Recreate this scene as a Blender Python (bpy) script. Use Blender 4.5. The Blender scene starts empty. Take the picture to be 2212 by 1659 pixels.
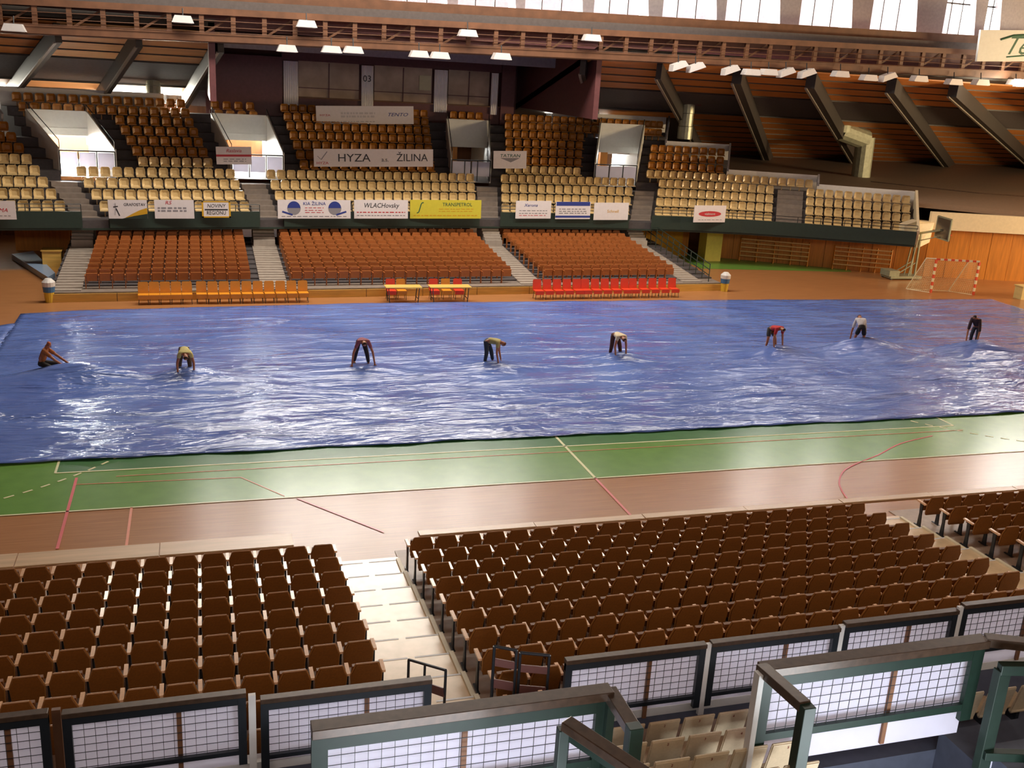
import bpy, math, random
import numpy as np
from mathutils import Vector, Matrix
random.seed(7)
PI = math.pi
SC = bpy.context.scene
C = SC.collection
# ---------------------------------------------------------------- camera
W_, H_, FPX = 2212.0, 1659.0, 2189.7
CAM = np.array([-10.27, -34.07, 10.543]); YAW, PITCH, ROLL = .3095, .2967, .0599
_f = np.array([math.sin(YAW)*math.cos(PITCH), math.cos(YAW)*math.cos(PITCH), -math.sin(PITCH)])
_r = np.array([math.cos(YAW), -math.sin(YAW), 0.0]); _u = np.cross(_r, _f)
_c, _s = math.cos(ROLL), math.sin(ROLL)
BAS = np.array([_c*_r + _s*_u, -_s*_r + _c*_u, _f])
def at(px, py, Y=None, Z=None):
    "world point seen at a pixel of the photograph, on the plane y=Y or z=Z"
    d = BAS.T @ np.array([(px-W_/2)/FPX, -(py-H_/2)/FPX, 1.0])
    t = (Y-CAM[1])/d[1] if Y is not None else (Z-CAM[2])/d[2]
    return Vector(CAM + t*d)
cd = bpy.data.cameras.new('camera'); cam = bpy.data.objects.new('camera', cd); C.objects.link(cam)
cd.sensor_width = 36; cd.lens = FPX/W_*36; cd.clip_end = 400
m = Matrix.Identity(4)
for i in range(3):
    m[i][0] = BAS[0][i]; m[i][1] = BAS[1][i]; m[i][2] = -BAS[2][i]; m[i][3] = CAM[i]
cam.matrix_world = m
SC.camera = cam
# ---------------------------------------------------------------- world, light, exposure
SC.view_settings.view_transform = 'Standard'; SC.view_settings.look = 'None'
SC.view_settings.gamma = 1; SC.view_settings.use_curve_mapping = False
SC.view_settings.exposure = 0.12
wd = bpy.data.worlds.new('sky'); SC.world = wd; wd.use_nodes = True
wd.node_tree.nodes['Background'].inputs[0].default_value = (.80, .90, 1.0, 1)
wd.node_tree.nodes['Background'].inputs[1].default_value = 1.5
def area(name, loc, size, power, aim, col=(1, 1, 1)):
    l = bpy.data.lights.new(name, 'AREA'); l.shape = 'RECTANGLE'; l.size, l.size_y = size
    l.energy = power; l.color = col
    o = bpy.data.objects.new(name, l); C.objects.link(o); o.location = loc
    o.rotation_euler = (Vector(aim)-Vector(loc)).to_track_quat('-Z', 'Y').to_euler()
    return o
# daylight of the far clerestory (behind its glazing), roof light, near clerestory
area('clerestory_daylight', (12, 25.7, 16.4), (84, 5.4), 78000, (12, 15, 13.9), (1, .955, .88))
area('roof_daylight', (1, 13, 18.9), (34, 3.2), 6500, (1, 11, 0), (1, .92, .78))
area('near_clerestory_daylight', (6, -37.5, 15.6), (60, 3), 2600, (6, 10, 3), (1, .90, .76))
area('end_hall_fill', (58, 2, 7), (14, 5), 12000, (36, 22, 4), (1, .74, .42))  # added warm fill without an opening, brightens the right-hand roof and wall
# no sun lamp: the near steps mirror the roof light
# ---------------------------------------------------------------- helpers
def lin(h):
    h = h.lstrip('#'); v = [int(h[i:i+2], 16)/255 for i in (0, 2, 4)]
    return tuple((x/12.92 if x <= .04045 else ((x+.055)/1.055)**2.4) for x in v)
MATS = {}
def mat(name, col, rough=.6, metal=0, noise=.12, scale=6, bump=0, spec=.5, trans=0, stretch=None, coat=0):
    if name in MATS: return MATS[name]
    m = bpy.data.materials.new(name); m.use_nodes = True; nt = m.node_tree; b = nt.nodes['Principled BSDF']
    c = lin(col) if isinstance(col, str) else col
    b.inputs['Roughness'].default_value = rough; b.inputs['Metallic'].default_value = metal
    b.inputs['Specular IOR Level'].default_value = spec
    if coat: b.inputs['Coat Weight'].default_value = coat; b.inputs['Coat Roughness'].default_value = .12
    if trans: b.inputs['Transmission Weight'].default_value = trans
    tc = nt.nodes.new('ShaderNodeTexCoord'); mp = nt.nodes.new('ShaderNodeMapping')
    nt.links.new(tc.outputs['Object'], mp.inputs[0])
    if stretch: mp.inputs['Scale'].default_value = stretch
    n = nt.nodes.new('ShaderNodeTexNoise'); n.inputs['Scale'].default_value = scale; n.inputs['Detail'].default_value = 4
    nt.links.new(mp.outputs[0], n.inputs['Vector'])
    r = nt.nodes.new('ShaderNodeValToRGB')
    r.color_ramp.elements[0].position = .3; r.color_ramp.elements[1].position = .7
    r.color_ramp.elements[0].color = tuple(max(0, x*(1-noise)) for x in c)+(1,)
    r.color_ramp.elements[1].color = tuple(min(1, x*(1+noise)) for x in c)+(1,)
    nt.links.new(n.outputs[0], r.inputs[0]); nt.links.new(r.outputs[0], b.inputs['Base Color'])
    if bump:
        bp = nt.nodes.new('ShaderNodeBump'); bp.inputs['Strength'].default_value = bump; bp.inputs['Distance'].default_value = .02
        nt.links.new(n.outputs[0], bp.inputs['Height']); nt.links.new(bp.outputs[0], b.inputs['Normal'])
    MATS[name] = m; return m
class MB:
    def __init__(s): s.v = []; s.f = []
    def add(s, vs, fs):
        n = len(s.v); s.v += [tuple(v) for v in vs]; s.f += [tuple(i+n for i in f) for f in fs]; return s
    def box(s, c, d, rz=0, M=None):
        x, y, z = d[0]/2, d[1]/2, d[2]/2
        vs = [Vector((a, b, e)) for e in (-z, z) for a, b in ((-x, -y), (x, -y), (x, y), (-x, y))]
        if M is not None: vs = [M @ v for v in vs]
        if rz: R = Matrix.Rotation(rz, 3, 'Z'); vs = [R @ v for v in vs]
        return s.add([v+Vector(c) for v in vs], [(0, 3, 2, 1), (4, 5, 6, 7), (0, 1, 5, 4), (1, 2, 6, 5), (2, 3, 7, 6), (3, 0, 4, 7)])
    def b6(s, x0, x1, y0, y1, z0, z1): return s.box(((x0+x1)/2, (y0+y1)/2, (z0+z1)/2), (x1-x0, y1-y0, z1-z0))
    def beam(s, p0, p1, w, h, up=(0, 0, 1)):
        p0, p1 = Vector(p0), Vector(p1); d = (p1-p0)
        if d.length < 1e-6: return s
        d.normalize(); u = Vector(up)
        if abs(d.dot(u)) > .99: u = Vector((0, 1, 0))
        a = d.cross(u).normalized(); b = a.cross(d).normalized()
        vs = [p+a*i*w/2+b*j*h/2 for p in (p0, p1) for i, j in ((-1, -1), (1, -1), (1, 1), (-1, 1))]
        return s.add(vs, [(0, 3, 2, 1), (4, 5, 6, 7), (0, 1, 5, 4), (1, 2, 6, 5), (2, 3, 7, 6), (3, 0, 4, 7)])
    def tube(s, p0, p1, r, n=8, r1=None):
        p0, p1 = Vector(p0), Vector(p1); d = (p1-p0).normalized(); r1 = r if r1 is None else r1
        u = Vector((0, 0, 1)) if abs(d.z) < .9 else Vector((1, 0, 0))
        a = d.cross(u).normalized(); b = a.cross(d)
        vs = [p+(a*math.cos(2*PI*i/n)+b*math.sin(2*PI*i/n))*q for p, q in ((p0, r), (p1, r1)) for i in range(n)]
        fs = [(i, (i+1) % n, n+(i+1) % n, n+i) for i in range(n)]+[tuple(range(n-1, -1, -1)), tuple(range(n, 2*n))]
        return s.add(vs, fs)
    def path(s, pts, r, n=8):
        for a, b in zip(pts, pts[1:]): s.tube(a, b, r, n)
        return s
    def prism(s, poly, t, M=None):
        "polygon (x,z) extruded along y from -t/2 to t/2"
        n = len(poly); vs = [Vector((x, y, z)) for y in (-t/2, t/2) for x, z in poly]
        if M is not None: vs = [M @ v for v in vs]
        fs = [tuple(range(n)), tuple(range(2*n-1, n-1, -1))]+[(i, n+i, n+(i+1) % n, (i+1) % n) for i in range(n)]
        return s.add(vs, fs)
    def quad(s, a, b, c, d): return s.add([a, b, c, d], [(0, 1, 2, 3)])
    def merge(s, o, M=None): return s.add([M @ Vector(v) if M is not None else v for v in o.v], o.f)
    def mesh(s, name, m, smooth=False):
        me = bpy.data.meshes.new(name); me.from_pydata([tuple(v) for v in s.v], [], s.f); me.validate()
        if m is not None: me.materials.append(m)
        if smooth: me.polygons.foreach_set('use_smooth', [True]*len(me.polygons))
        me.update(); return me
    def build(s, name, m, parent=None, smooth=False, bevel=0, **kw):
        o = bpy.data.objects.new(name, s.mesh(name, m, smooth)); C.objects.link(o)
        if parent is not None: o.parent = parent
        if bevel:
            b = o.modifiers.new('bevel', 'BEVEL'); b.width = bevel; b.segments = 2
        for k, v in kw.items(): o[k] = v
        return o
def thing(name, label, cat, loc=(0, 0, 0), rz=0, group=None, scale=1):
    o = bpy.data.objects.new(name, None); C.objects.link(o); o.location = loc; o.rotation_euler = (0, 0, rz)
    o.empty_display_size = .2; o['label'] = label; o['category'] = cat
    if scale != 1: o.scale = (scale,)*3
    if group: o['group'] = group
    return o
def struct(name, label=None, cat='structure'):
    o = bpy.data.objects.new(name, None); C.objects.link(o); o['kind'] = 'structure'
    if label: o['label'] = label; o['category'] = cat
    return o
def tag(o, label, cat, group=None, kind=None):
    o['label'] = label; o['category'] = cat
    if group: o['group'] = group
    if kind: o['kind'] = kind
    return o
def inst(me, name, parent=None, loc=(0, 0, 0), rz=0):
    o = bpy.data.objects.new(name, me); C.objects.link(o); o.location = loc; o.rotation_euler = (0, 0, rz)
    if parent is not None: o.parent = parent
    return o
def text(s, size, loc, m, parent, name='lettering', rot=(PI/2, 0, 0), sx=1, shear=0, depth=.004):
    cu = bpy.data.curves.new('t', 'FONT'); cu.body = s; cu.size = size; cu.align_x = 'CENTER'; cu.align_y = 'CENTER'
    cu.extrude = depth; cu.shear = shear; cu.resolution_u = 2
    t = bpy.data.objects.new('t', cu); C.objects.link(t); dg = bpy.context.evaluated_depsgraph_get()
    me = bpy.data.meshes.new_from_object(t.evaluated_get(dg)); bpy.data.objects.remove(t); bpy.data.curves.remove(cu)
    me.name = name; me.materials.clear(); me.materials.append(m)
    o = bpy.data.objects.new(name, me); C.objects.link(o); o.location = loc; o.rotation_euler = rot; o.scale = (sx, 1, 1)
    if parent is not None: o.parent = parent
    return o
ORD = ['first', 'second', 'third', 'fourth', 'fifth', 'sixth', 'seventh', 'eighth', 'ninth', 'tenth', 'eleventh', 'twelfth',
       'thirteenth', 'fourteenth', 'fifteenth', 'sixteenth', 'seventeenth', 'eighteenth', 'nineteenth', 'twentieth']
TENS = {2: 'twenty', 3: 'thirty', 4: 'forty', 5: 'fifty', 6: 'sixty'}
def od(i):
    "ordinal of a zero-based index"
    if i < 20: return ORD[i]
    n = i+1
    if n % 10 == 0: return TENS[n//10][:-1]+'ieth'
    return TENS[n//10]+'-'+ORD[n % 10-1]
# ---------------------------------------------------------------- materials
WOODF = mat('sports_parquet', '#a8744a', .27, spec=.2, noise=.14, scale=3, stretch=(.25, 6, 1), bump=.02)
GREENF = mat('green_court_paint', '#64923f', .26, spec=.28, noise=.07, scale=2)
DGREENF = mat('dark_green_court_paint', '#427644', .26, spec=.28, noise=.07, scale=2)
LINEW = mat('cream_line_paint', '#d9d6a0', .4, noise=.05)
LINER = mat('red_line_paint', '#cf3c3c', .4, noise=.05)
LINEO = mat('orange_line_paint', '#d8703c', .4, noise=.05)
CONC = mat('grey_brown_step_paint', '#85786f', .7, noise=.12, scale=4)
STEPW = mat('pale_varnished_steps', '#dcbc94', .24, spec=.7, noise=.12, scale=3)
DARKSTEP = mat('dark_grey_terrace', '#4c4648', .8, noise=.12)
BLUESTEP = mat('blue_grey_terrace', '#444858', .7, noise=.12)
FASC = mat('yellow_varnished_board', '#dcb05a', .4, noise=.15, scale=2, stretch=(.4, 4, 4))
BROWNCH = mat('brown_upholstery', '#784614', .55, noise=.12, scale=30, bump=.1)
BROWNRIM = mat('piping_with_glint', '#a06a34', .4, noise=.05)  # piping in a lighter brown that stands for the window glint on chair rims
ARMW = mat('varnished_beech_armrest', '#eebf98', .22, noise=.1, scale=12, coat=.5)
BLACKM = mat('black_enamelled_steel', '#20242a', .4, metal=.0, noise=.1)
FARCH = mat('brown_auditorium_seat', '#a8622f', .5, noise=.12, scale=3)
CREAM = mat('cream_plastic_seat', '#d0b482', .28, noise=.06, scale=20)
CREAMN = mat('cream_moulded_seat', '#bfa98c', .45, noise=.06, scale=30)
ORANGE = mat('amber_plastic_seat', '#a86c20', .4, noise=.15, scale=2)
DKGREEN = mat('dark_green_paint', '#26352e', .5, noise=.1)
GREENM = mat('green_enamelled_steel', '#12291f', .5, noise=.15, scale=8)
BRONZ = mat('worn_brown_handrail', '#4e3c30', .3, noise=.25, scale=10, metal=.2)
WHITEP = mat('white_paint', '#d8d4d2', .5, noise=.04)
WHITEB = mat('cream_white_beam', '#e6d8b8', .5, noise=.05)
SHEET = mat('glossy_white_sheet', '#e4e2f2', .25, noise=.05, scale=3)
_nt = SHEET.node_tree; _pb = _nt.nodes['Principled BSDF']; _tr = _nt.nodes.new('ShaderNodeBsdfTranslucent'); _tr.inputs[0].default_value = (.90, .89, .97, 1)
_mx = _nt.nodes.new('ShaderNodeMixShader'); _mx.inputs[0].default_value = .5
_nt.links.new(_pb.outputs[0], _mx.inputs[1]); _nt.links.new(_tr.outputs[0], _mx.inputs[2]); _nt.links.new(_mx.outputs[0], _nt.nodes['Material Output'].inputs[0])
WALLW = mat('orange_wood_panelling', '#c8802e', .45, noise=.16, scale=1.5, stretch=(6, 6, .5))
BROWNW = mat('dark_brown_panelling', '#6e4422', .5, noise=.16, scale=1.5, stretch=(6, 6, .5))
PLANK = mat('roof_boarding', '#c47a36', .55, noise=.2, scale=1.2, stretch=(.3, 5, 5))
PLANK_LIT = mat('lit_roof_boarding', '#f0b880', .55, noise=.14, scale=1.2, stretch=(.3, 5, 5))  # same boarding again, strip-window light put into a lighter colour
GREYB = mat('grey_acoustic_panel', '#5b5250', .8, noise=.1)
RIBM = mat('dark_glulam_rib', '#3a3430', .6, noise=.12)
RIBL = mat('grey_rib_edge', '#8c8478', .5, noise=.12)
TRUSS = mat('brown_truss_timber', '#6a4630', .55, noise=.2, scale=2)
MAROON = mat('maroon_box_cladding', '#643a3c', .5, noise=.12)
CONCR = mat('pale_concrete', '#9a969c', .7, noise=.1)
GALV = mat('galvanised_duct', '#a3a48e', .4, metal=.3, noise=.15, scale=4)
GLASSG = mat('dim_glazing', '#b09a88', .15, noise=.2, scale=1)
LAMPW = mat('white_lamp_housing', '#dcd8d8', .4, noise=.03)
GLASS = bpy.data.materials.new('window_glass'); GLASS.use_nodes = True
_nt = GLASS.node_tree; _nt.nodes.remove(_nt.nodes['Principled BSDF']); _o = _nt.nodes['Material Output']
_t = _nt.nodes.new('ShaderNodeBsdfTransparent'); _g = _nt.nodes.new('ShaderNodeBsdfGlossy'); _g.inputs['Roughness'].default_value = .05
_m = _nt.nodes.new('ShaderNodeMixShader'); _m.inputs[0].default_value = .06
_nt.links.new(_t.outputs[0], _m.inputs[1]); _nt.links.new(_g.outputs[0], _m.inputs[2]); _nt.links.new(_m.outputs[0], _o.inputs[0])
# ---------------------------------------------------------------- floor and lines
fl = struct('floor')
MB().b6(-48, 84, -40, 67, -.3, 0).build('floor_boards', WOODF, fl)
MB().b6(-30, 20.6, -10, -6.2, 0, .006).build('green_court', GREENF, fl)
MB().b6(-14, 14, -7.5, -6.2, .006, .009).build('inner_court', DGREENF, fl)
q = [at(1490, 562, Z=0), at(1960, 590, Z=0), at(1890, 575, Z=0), at(1500, 548, Z=0)]
MB().add([(18.6, 20.2, .004), (28.4, 19.2, .004), (29.6, 21.6, .004), (25, 25, .004), (18.6, 26, .004)], [(0, 1, 2, 3, 4)]).build('green_court', GREENF, fl)
def line(p0, p1, w, m, z=.012):
    return MB().beam((p0[0], p0[1], z), (p1[0], p1[1], z), w, .004).build('court_line', m, fl)
line((-30, -10), (20.6, -10), .06, LINEW)
line((-14, -7.5), (14, -7.5), .06, LINEW); line((-14, -7.5), (-14, -6.3), .06, LINEW); line((14, -7.5), (14, -6.2), .06, LINEW)
line((0, -10), (0, -6.2), .08, LINEW); line((0, -12.6), (0, -10), .07, LINER)
line((-13.45, -7.9), (-13.45, -12.0), .07, LINER); line((-12.02, -10), (-12.02, -12.2), .06, LINEO)
line((-13.45, -8.35), (-9.4, -8.5), .03, LINEO); line((-9.4, -8.5), (-8.4, -9.9), .03, LINEO)
line((-12.5, -7.95), (14, -7.95), .03, LINEO)
line((-8.1, -10.1), (-6.3, -12.4), .04, LINER)
for sgn, ys in ((-1, -1.5), (1, -1.5)):
    a0 = 18.5; 
    for i in range(24):
        a = math.radians(a0+i*3.0)
        x, y = sgn*(20-9*math.cos(a)), ys-9*math.sin(a); a2 = a+math.radians(1.6)
        x2, y2 = sgn*(20-9*math.cos(a2)), ys-9*math.sin(a2)
        if -10 < y < -6.2 and -10 < y2: line((x, y), (x2, y2), .06, LINEW)
arc = [(12.5, -8.3), (10.9, -8.8), (9.48, -9.6), (8.44, -10.09), (7.58, -10.6), (6.94, -11.3), (6.6, -11.92), (6.4, -12.5)]
def spline(P, n=5):
    Q = [P[0]]+list(P)+[P[-1]]; out = []
    for a, b, c_, d_ in zip(Q, Q[1:], Q[2:], Q[3:]):
        for i in range(n):
            t = i/n; out.append(tuple(.5*(2*b[j]+(c_[j]-a[j])*t+(2*a[j]-5*b[j]+4*c_[j]-d_[j])*t*t+(-a[j]+3*b[j]-3*c_[j]+d_[j])*t**3) for j in (0, 1)))
    return out+[P[-1]]
arc = spline(arc); mb = MB()
for a, b in zip(arc, arc[1:]): mb.beam((*a, .012), (*b, .012), .045, .004)
mb.build('court_line', LINER, fl)
# near apron board at the foot of the near stand
apron = struct('trim_1'); APB = mat('pale_apron_board', '#c4a078', .35, noise=.12, scale=2, stretch=(.4, 4, 4))
for i in range(15):
    x = -20.0+i*2.9
    if -7.9 < x+1.4 < -5.9: continue
    MB().b6(x, x+2.88, -12.75, -12.12 if x < -6 else -12.5, 0, .03+.006*(i % 2)).build('board', APB, apron)
# ---------------------------------------------------------------- tarpaulins
def tarp_material():
    m = bpy.data.materials.new('blue_tarpaulin'); m.use_nodes = True; nt = m.node_tree; b = nt.nodes['Principled BSDF']
    b.inputs['Roughness'].default_value = .13; b.inputs['Specular IOR Level'].default_value = .7
    tc = nt.nodes.new('ShaderNodeTexCoord')
    n1 = nt.nodes.new('ShaderNodeTexNoise'); n1.inputs['Scale'].default_value = .35; n1.inputs['Detail'].default_value = 3
    nt.links.new(tc.outputs['Object'], n1.inputs['Vector'])
    r = nt.nodes.new('ShaderNodeValToRGB'); r.color_ramp.elements[0].position = .3; r.color_ramp.elements[1].position = .72
    r.color_ramp.elements[0].color = lin('#5670bc')+(1,); r.color_ramp.elements[1].color = lin('#7490d8')+(1,)
    nt.links.new(n1.outputs[0], r.inputs[0]); nt.links.new(r.outputs[0], b.inputs['Base Color'])
    mp = nt.nodes.new('ShaderNodeMapping'); mp.inputs['Scale'].default_value = (.22, .75, 1); nt.links.new(tc.outputs['Object'], mp.inputs[0])
    n2 = nt.nodes.new('ShaderNodeTexNoise'); n2.inputs['Scale'].default_value = 1.3; n2.inputs['Detail'].default_value = 4; n2.inputs['Distortion'].default_value = .6
    nt.links.new(mp.outputs[0], n2.inputs['Vector'])
    mp2 = nt.nodes.new('ShaderNodeMapping'); mp2.inputs['Scale'].default_value = (1.2, 8, 1); nt.links.new(tc.outputs['Object'], mp2.inputs[0])
    n3 = nt.nodes.new('ShaderNodeTexNoise'); n3.inputs['Scale'].default_value = 1.6; n3.inputs['Detail'].default_value = 5
    nt.links.new(mp2.outputs[0], n3.inputs['Vector'])
    b1 = nt.nodes.new('ShaderNodeBump'); b1.inputs['Strength'].default_value = 1; b1.inputs['Distance'].default_value = .42
    nt.links.new(n2.outputs[0], b1.inputs['Height'])
    b2 = nt.nodes.new('ShaderNodeBump'); b2.inputs['Strength'].default_value = .55; b2.inputs['Distance'].default_value = .03
    nt.links.new(n3.outputs[0], b2.inputs['Height']); nt.links.new(b1.outputs[0], b2.inputs['Normal'])
    nt.links.new(b2.outputs[0], b.inputs['Normal']); return m
TARP = tarp_material()
from mathutils import noise as mn
PEOPLE_XY = [(-15.1, 1.5), (-10.85, .75), (-4.71, 1.58), (.05, 1.2), (5.4, 1.6), (12.7, 2.0), (16.9, 1.95), (22.6, 1.6)]
def fold_y(x): # the seam line the people are working along
    pts = [(-22, 1.0), (-15, .9), (-10.6, .55), (-4.7, 1.1), (.2, .75), (5.5, 1.25), (12.7, 1.7), (17, 1.75), (22.6, 1.1), (34, -.4)]
    for a, b in zip(pts, pts[1:]):
        if x <= b[0]:
            t = (x-a[0])/(b[0]-a[0]); t = max(0, min(1, t)); t = t*t*(3-2*t); return a[1]+(b[1]-a[1])*t
    return pts[-1][1]
def near_edge(x): return -6.7+.12*mn.noise(Vector((x*.5, 3, 0)))+.05*mn.noise(Vector((x*2.1, 9, 0)))+(.25 if x > 16 else 0)*min(1, (x-16)/6)
def far_edge(x):
    base = np.interp(x, [-17.2, -15.3, -3, 13.8, 31.6], [10.2, 10.75, 11.5, 11.55, 11.25])
    return base+.05*mn.noise(Vector((x*.7, 5, 2)))
def sheet(name, x0, x1, ylo, yhi, nx, ny, zf, label):
    vs = []; 
    for i in range(nx+1):
        x = x0+(x1-x0)*i/nx
        for j in range(ny+1):
            t = j/ny; y = ylo(x)+(yhi(x)-ylo(x))*t
            vs.append((x, y, zf(x, y, t)))
    fs = [(i*(ny+1)+j, (i+1)*(ny+1)+j, (i+1)*(ny+1)+j+1, i*(ny+1)+j+1) for i in range(nx) for j in range(ny)]
    o = MB().add(vs, fs).build(name, TARP, smooth=True)
    sm = o.modifiers.new('thickness', 'SOLIDIFY'); sm.thickness = .004; sm.offset = 1
    return tag(o, label, 'tarpaulin')
def wr(x, y, s=0):
    return .030*abs(mn.noise(Vector((x*.5, y*1.5, s))))+.016*abs(mn.noise(Vector((x*1.7+3, y*2.3, s))))
def z_far(x, y, t):
    return .03+wr(x, y, 4)+.02*max(0, 1-(11.4-y)/.5)
def z_near(x, y, t):
    z = .034+wr(x, y, 1)*1.2
    d = fold_y(x)+.35-y
    lift = 0
    for k, (px, py) in enumerate(PEOPLE_XY):
        h = (.45, .30, .10, .16, .24, .26, .48, .42)[k]
        lift = max(lift, h*math.exp(-((x-px-(.9 if k == 0 else .15))/(1.7 if k in (0, 6, 7) else 1.1))**2))
    z += lift*math.exp(-(max(0, d)/(.85 if x < 14 else 1.3))**2)
    if x > 14: # loose billowing folds at the right end
        a = min(1, (x-14)/5)*math.exp(-((y+1.2)/2.2)**2)
        z += a*(.26*max(0, mn.noise(Vector((x*.33+y*.25, y*.75-x*.1, 7))))+.07*abs(mn.noise(Vector((x*.9, y*1.7, 2)))))
    if y < -6.0: z += .05*max(0, mn.noise(Vector((x*.8, 0, 5))))*(1-(y+6.9)/.9)
    return z
def z_far2(x, y, t): # keep the far sheet under the near sheet where they overlap
    return z_far(x, y, t) if y > fold_y(x)+.6 else .006+.02*max(0, min(1, (y-fold_y(x)+.2)/.8))
sheet('blue_tarpaulin', -17.3, 32.0, lambda x: fold_y(x)-.1, far_edge, 230, 50, z_far2, 'glossy blue floor tarpaulin covering the far half of the court')
sheet('blue_tarpaulin', -24, 33.0, near_edge, lambda x: fold_y(x)+.35, 270, 44, z_near, 'glossy blue floor tarpaulin nearer the camera, beside the bare green floor')
sheet('blue_tarpaulin', -24, -17.25, lambda x: fold_y(x)-.1, lambda x: 8.6+(x+17.3)*.75, 24, 30, z_far2, 'blue tarpaulin corner at the left edge of the photo')
# ---------------------------------------------------------------- lower stands
AISLES = [(-16.4, -15.2), (-7.6, -6.3), (5.2, 6.4), (14.4, 15.6)]
CB = [(-30, -1.2), (-16.5, -.85), (-7, -.35), (0, 0), (6, .3), (17, .8), (30, .9)]
def cb(x): return float(np.interp(x, [a for a, _ in CB], [b for _, b in CB]))
def fy(x, d): return 13.55+cb(x)+d          # far lower stand, d metres behind its front edge
ls = struct('far_lower_stand')
XS = [-16.5, -12, -8, -4, 0, 4, 8, 12, 16.6]
def strip(mb, xs, ya, yb, z0, z1):
    n = len(xs)
    vs = [(x, ya(x), z0) for x in xs]+[(x, ya(x), z1) for x in xs]+[(x, yb(x), z1) for x in xs]+[(x, yb(x), z0) for x in xs]
    fs = []
    for i in range(n-1):
        fs += [(i, i+1, n+i+1, n+i), (n+i, n+i+1, 2*n+i+1, 2*n+i), (2*n+i, 2*n+i+1, 3*n+i+1, 3*n+i)]
    fs += [(0, n, 2*n, 3*n), (n-1, 4*n-1, 3*n-1, 2*n-1)]
    mb.add(vs, fs)
for k in range(11):
    mb = MB(); d0 = -.25 if k == 0 else .15+.84*k-.12
    strip(mb, XS, lambda x: fy(x, d0), lambda x: fy(x, .15+.84*(k+1)-.12+(.6 if k == 10 else 0)), -.02, .42+.075*k)
    mb.build('terrace_step', CONC if k == 0 else DARKSTEP, ls)
for i in range(12):                                   # varnished fascia boards
    x0, x1 = -16.5+i*2.76, -16.5+(i+1)*2.76-.03
    MB().add([(x0, fy(x0, -.32), 0), (x1, fy(x1, -.32), 0), (x1, fy(x1, -.32), .36), (x0, fy(x0, -.32), .36),
              (x0, fy(x0, -.26), 0), (x1, fy(x1, -.26), 0), (x1, fy(x1, -.26), .36), (x0, fy(x0, -.26), .36)],
             [(0, 1, 2, 3), (3, 2, 6, 7), (4, 7, 6, 5), (0, 3, 7, 4), (1, 5, 6, 2), (0, 4, 5, 1)]).build('board', FASC, ls)
PALEST = mat('pale_stair_paint', '#a69a90', .55, noise=.1, scale=4)
for j, (a, b) in enumerate(AISLES):
    t = thing('aisle_stairs', ['pale grey flight of steps at the left end of the far lower stand',
        'pale grey flight of steps right of the yellow chairs, far lower stand', 'pale grey flight of steps left of the red chairs, far lower stand',
        'pale grey flight of steps at the right end of the far lower stand'][j], 'stairs', ((a+b)/2, fy((a+b)/2, 0), 0))
    for k in range(11):
        for h in range(2):
            dd = .03+.84*k+.42*h; z = .44+.075*k+.0375*h
            MB().b6(a-(a+b)/2+.03, b-(a+b)/2-.03, dd, dd+.42, .02, z+.02).build('step', PALEST, t)
    for k in range(9):                                # steeper flight up through the parapet
        z = 1.3+.13*(k+1); MB().b6(a-(a+b)/2+.1, b-(a+b)/2-.1, 7.3+.22*k, 7.54+.22*k, 1.0, z).build('step', PALEST, t)
# far brown seats
def far_seat(mb, M):
    s = MB()
    s.prism([(-.19, .84), (.19, .84), (.245, .66), (.235, .34), (-.235, .34), (-.245, .66)], .06, Matrix.Translation((0, .16, 0)))
    s.box((0, .02, .52), (.44, .10, .34)); s.box((-.265, .02, .30), (.035, .16, .60)); s.box((-.265, -.04, .62), (.05, .30, .03))
    mb.merge(s, M)
sm = MB(); far_seat(sm, Matrix.Identity(4)); FS = sm.mesh('seat', FARCH)
spots = []
for k in range(11):
    for bi, (x0, x1) in enumerate(((-15.1, -7.7), (-6.2, 5.1), (6.5, 14.3))):
        n = int((x1-x0)/.555)
        for i in range(n):
            x = x0+.3+i*(x1-x0-.3)/n
            spots.append((k, bi, i, n, x, fy(x, .15+.84*k+.28), .42+.075*k))
BN = ['left block between the two left stairs', 'wide middle block', 'block behind the red chairs']
rest = MB(); cnt = 0
for (k, bi, i, n, x, y, z) in spots:
    ang = math.atan2(cb(x+1)-cb(x-1), 2)
    if cnt < 300:
        o = inst(FS, 'auditorium_seat', loc=(x, y, z), rz=ang); cnt += 1
        tag(o, f'brown seat, {od(k)} row up, {od(i)} from left, {["left","middle","right"][bi]} block of far lower stand', 'seat', 'brown seats of the far lower stand')
    else: far_seat(rest, Matrix.Translation((x, y, z)) @ Matrix.Rotation(ang, 4, 'Z'))
tag(rest.build('auditorium_seats', FARCH), 'upper rows of brown seats in the far lower stand', 'seats', 'brown seats of the far lower stand', 'stuff')
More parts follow.
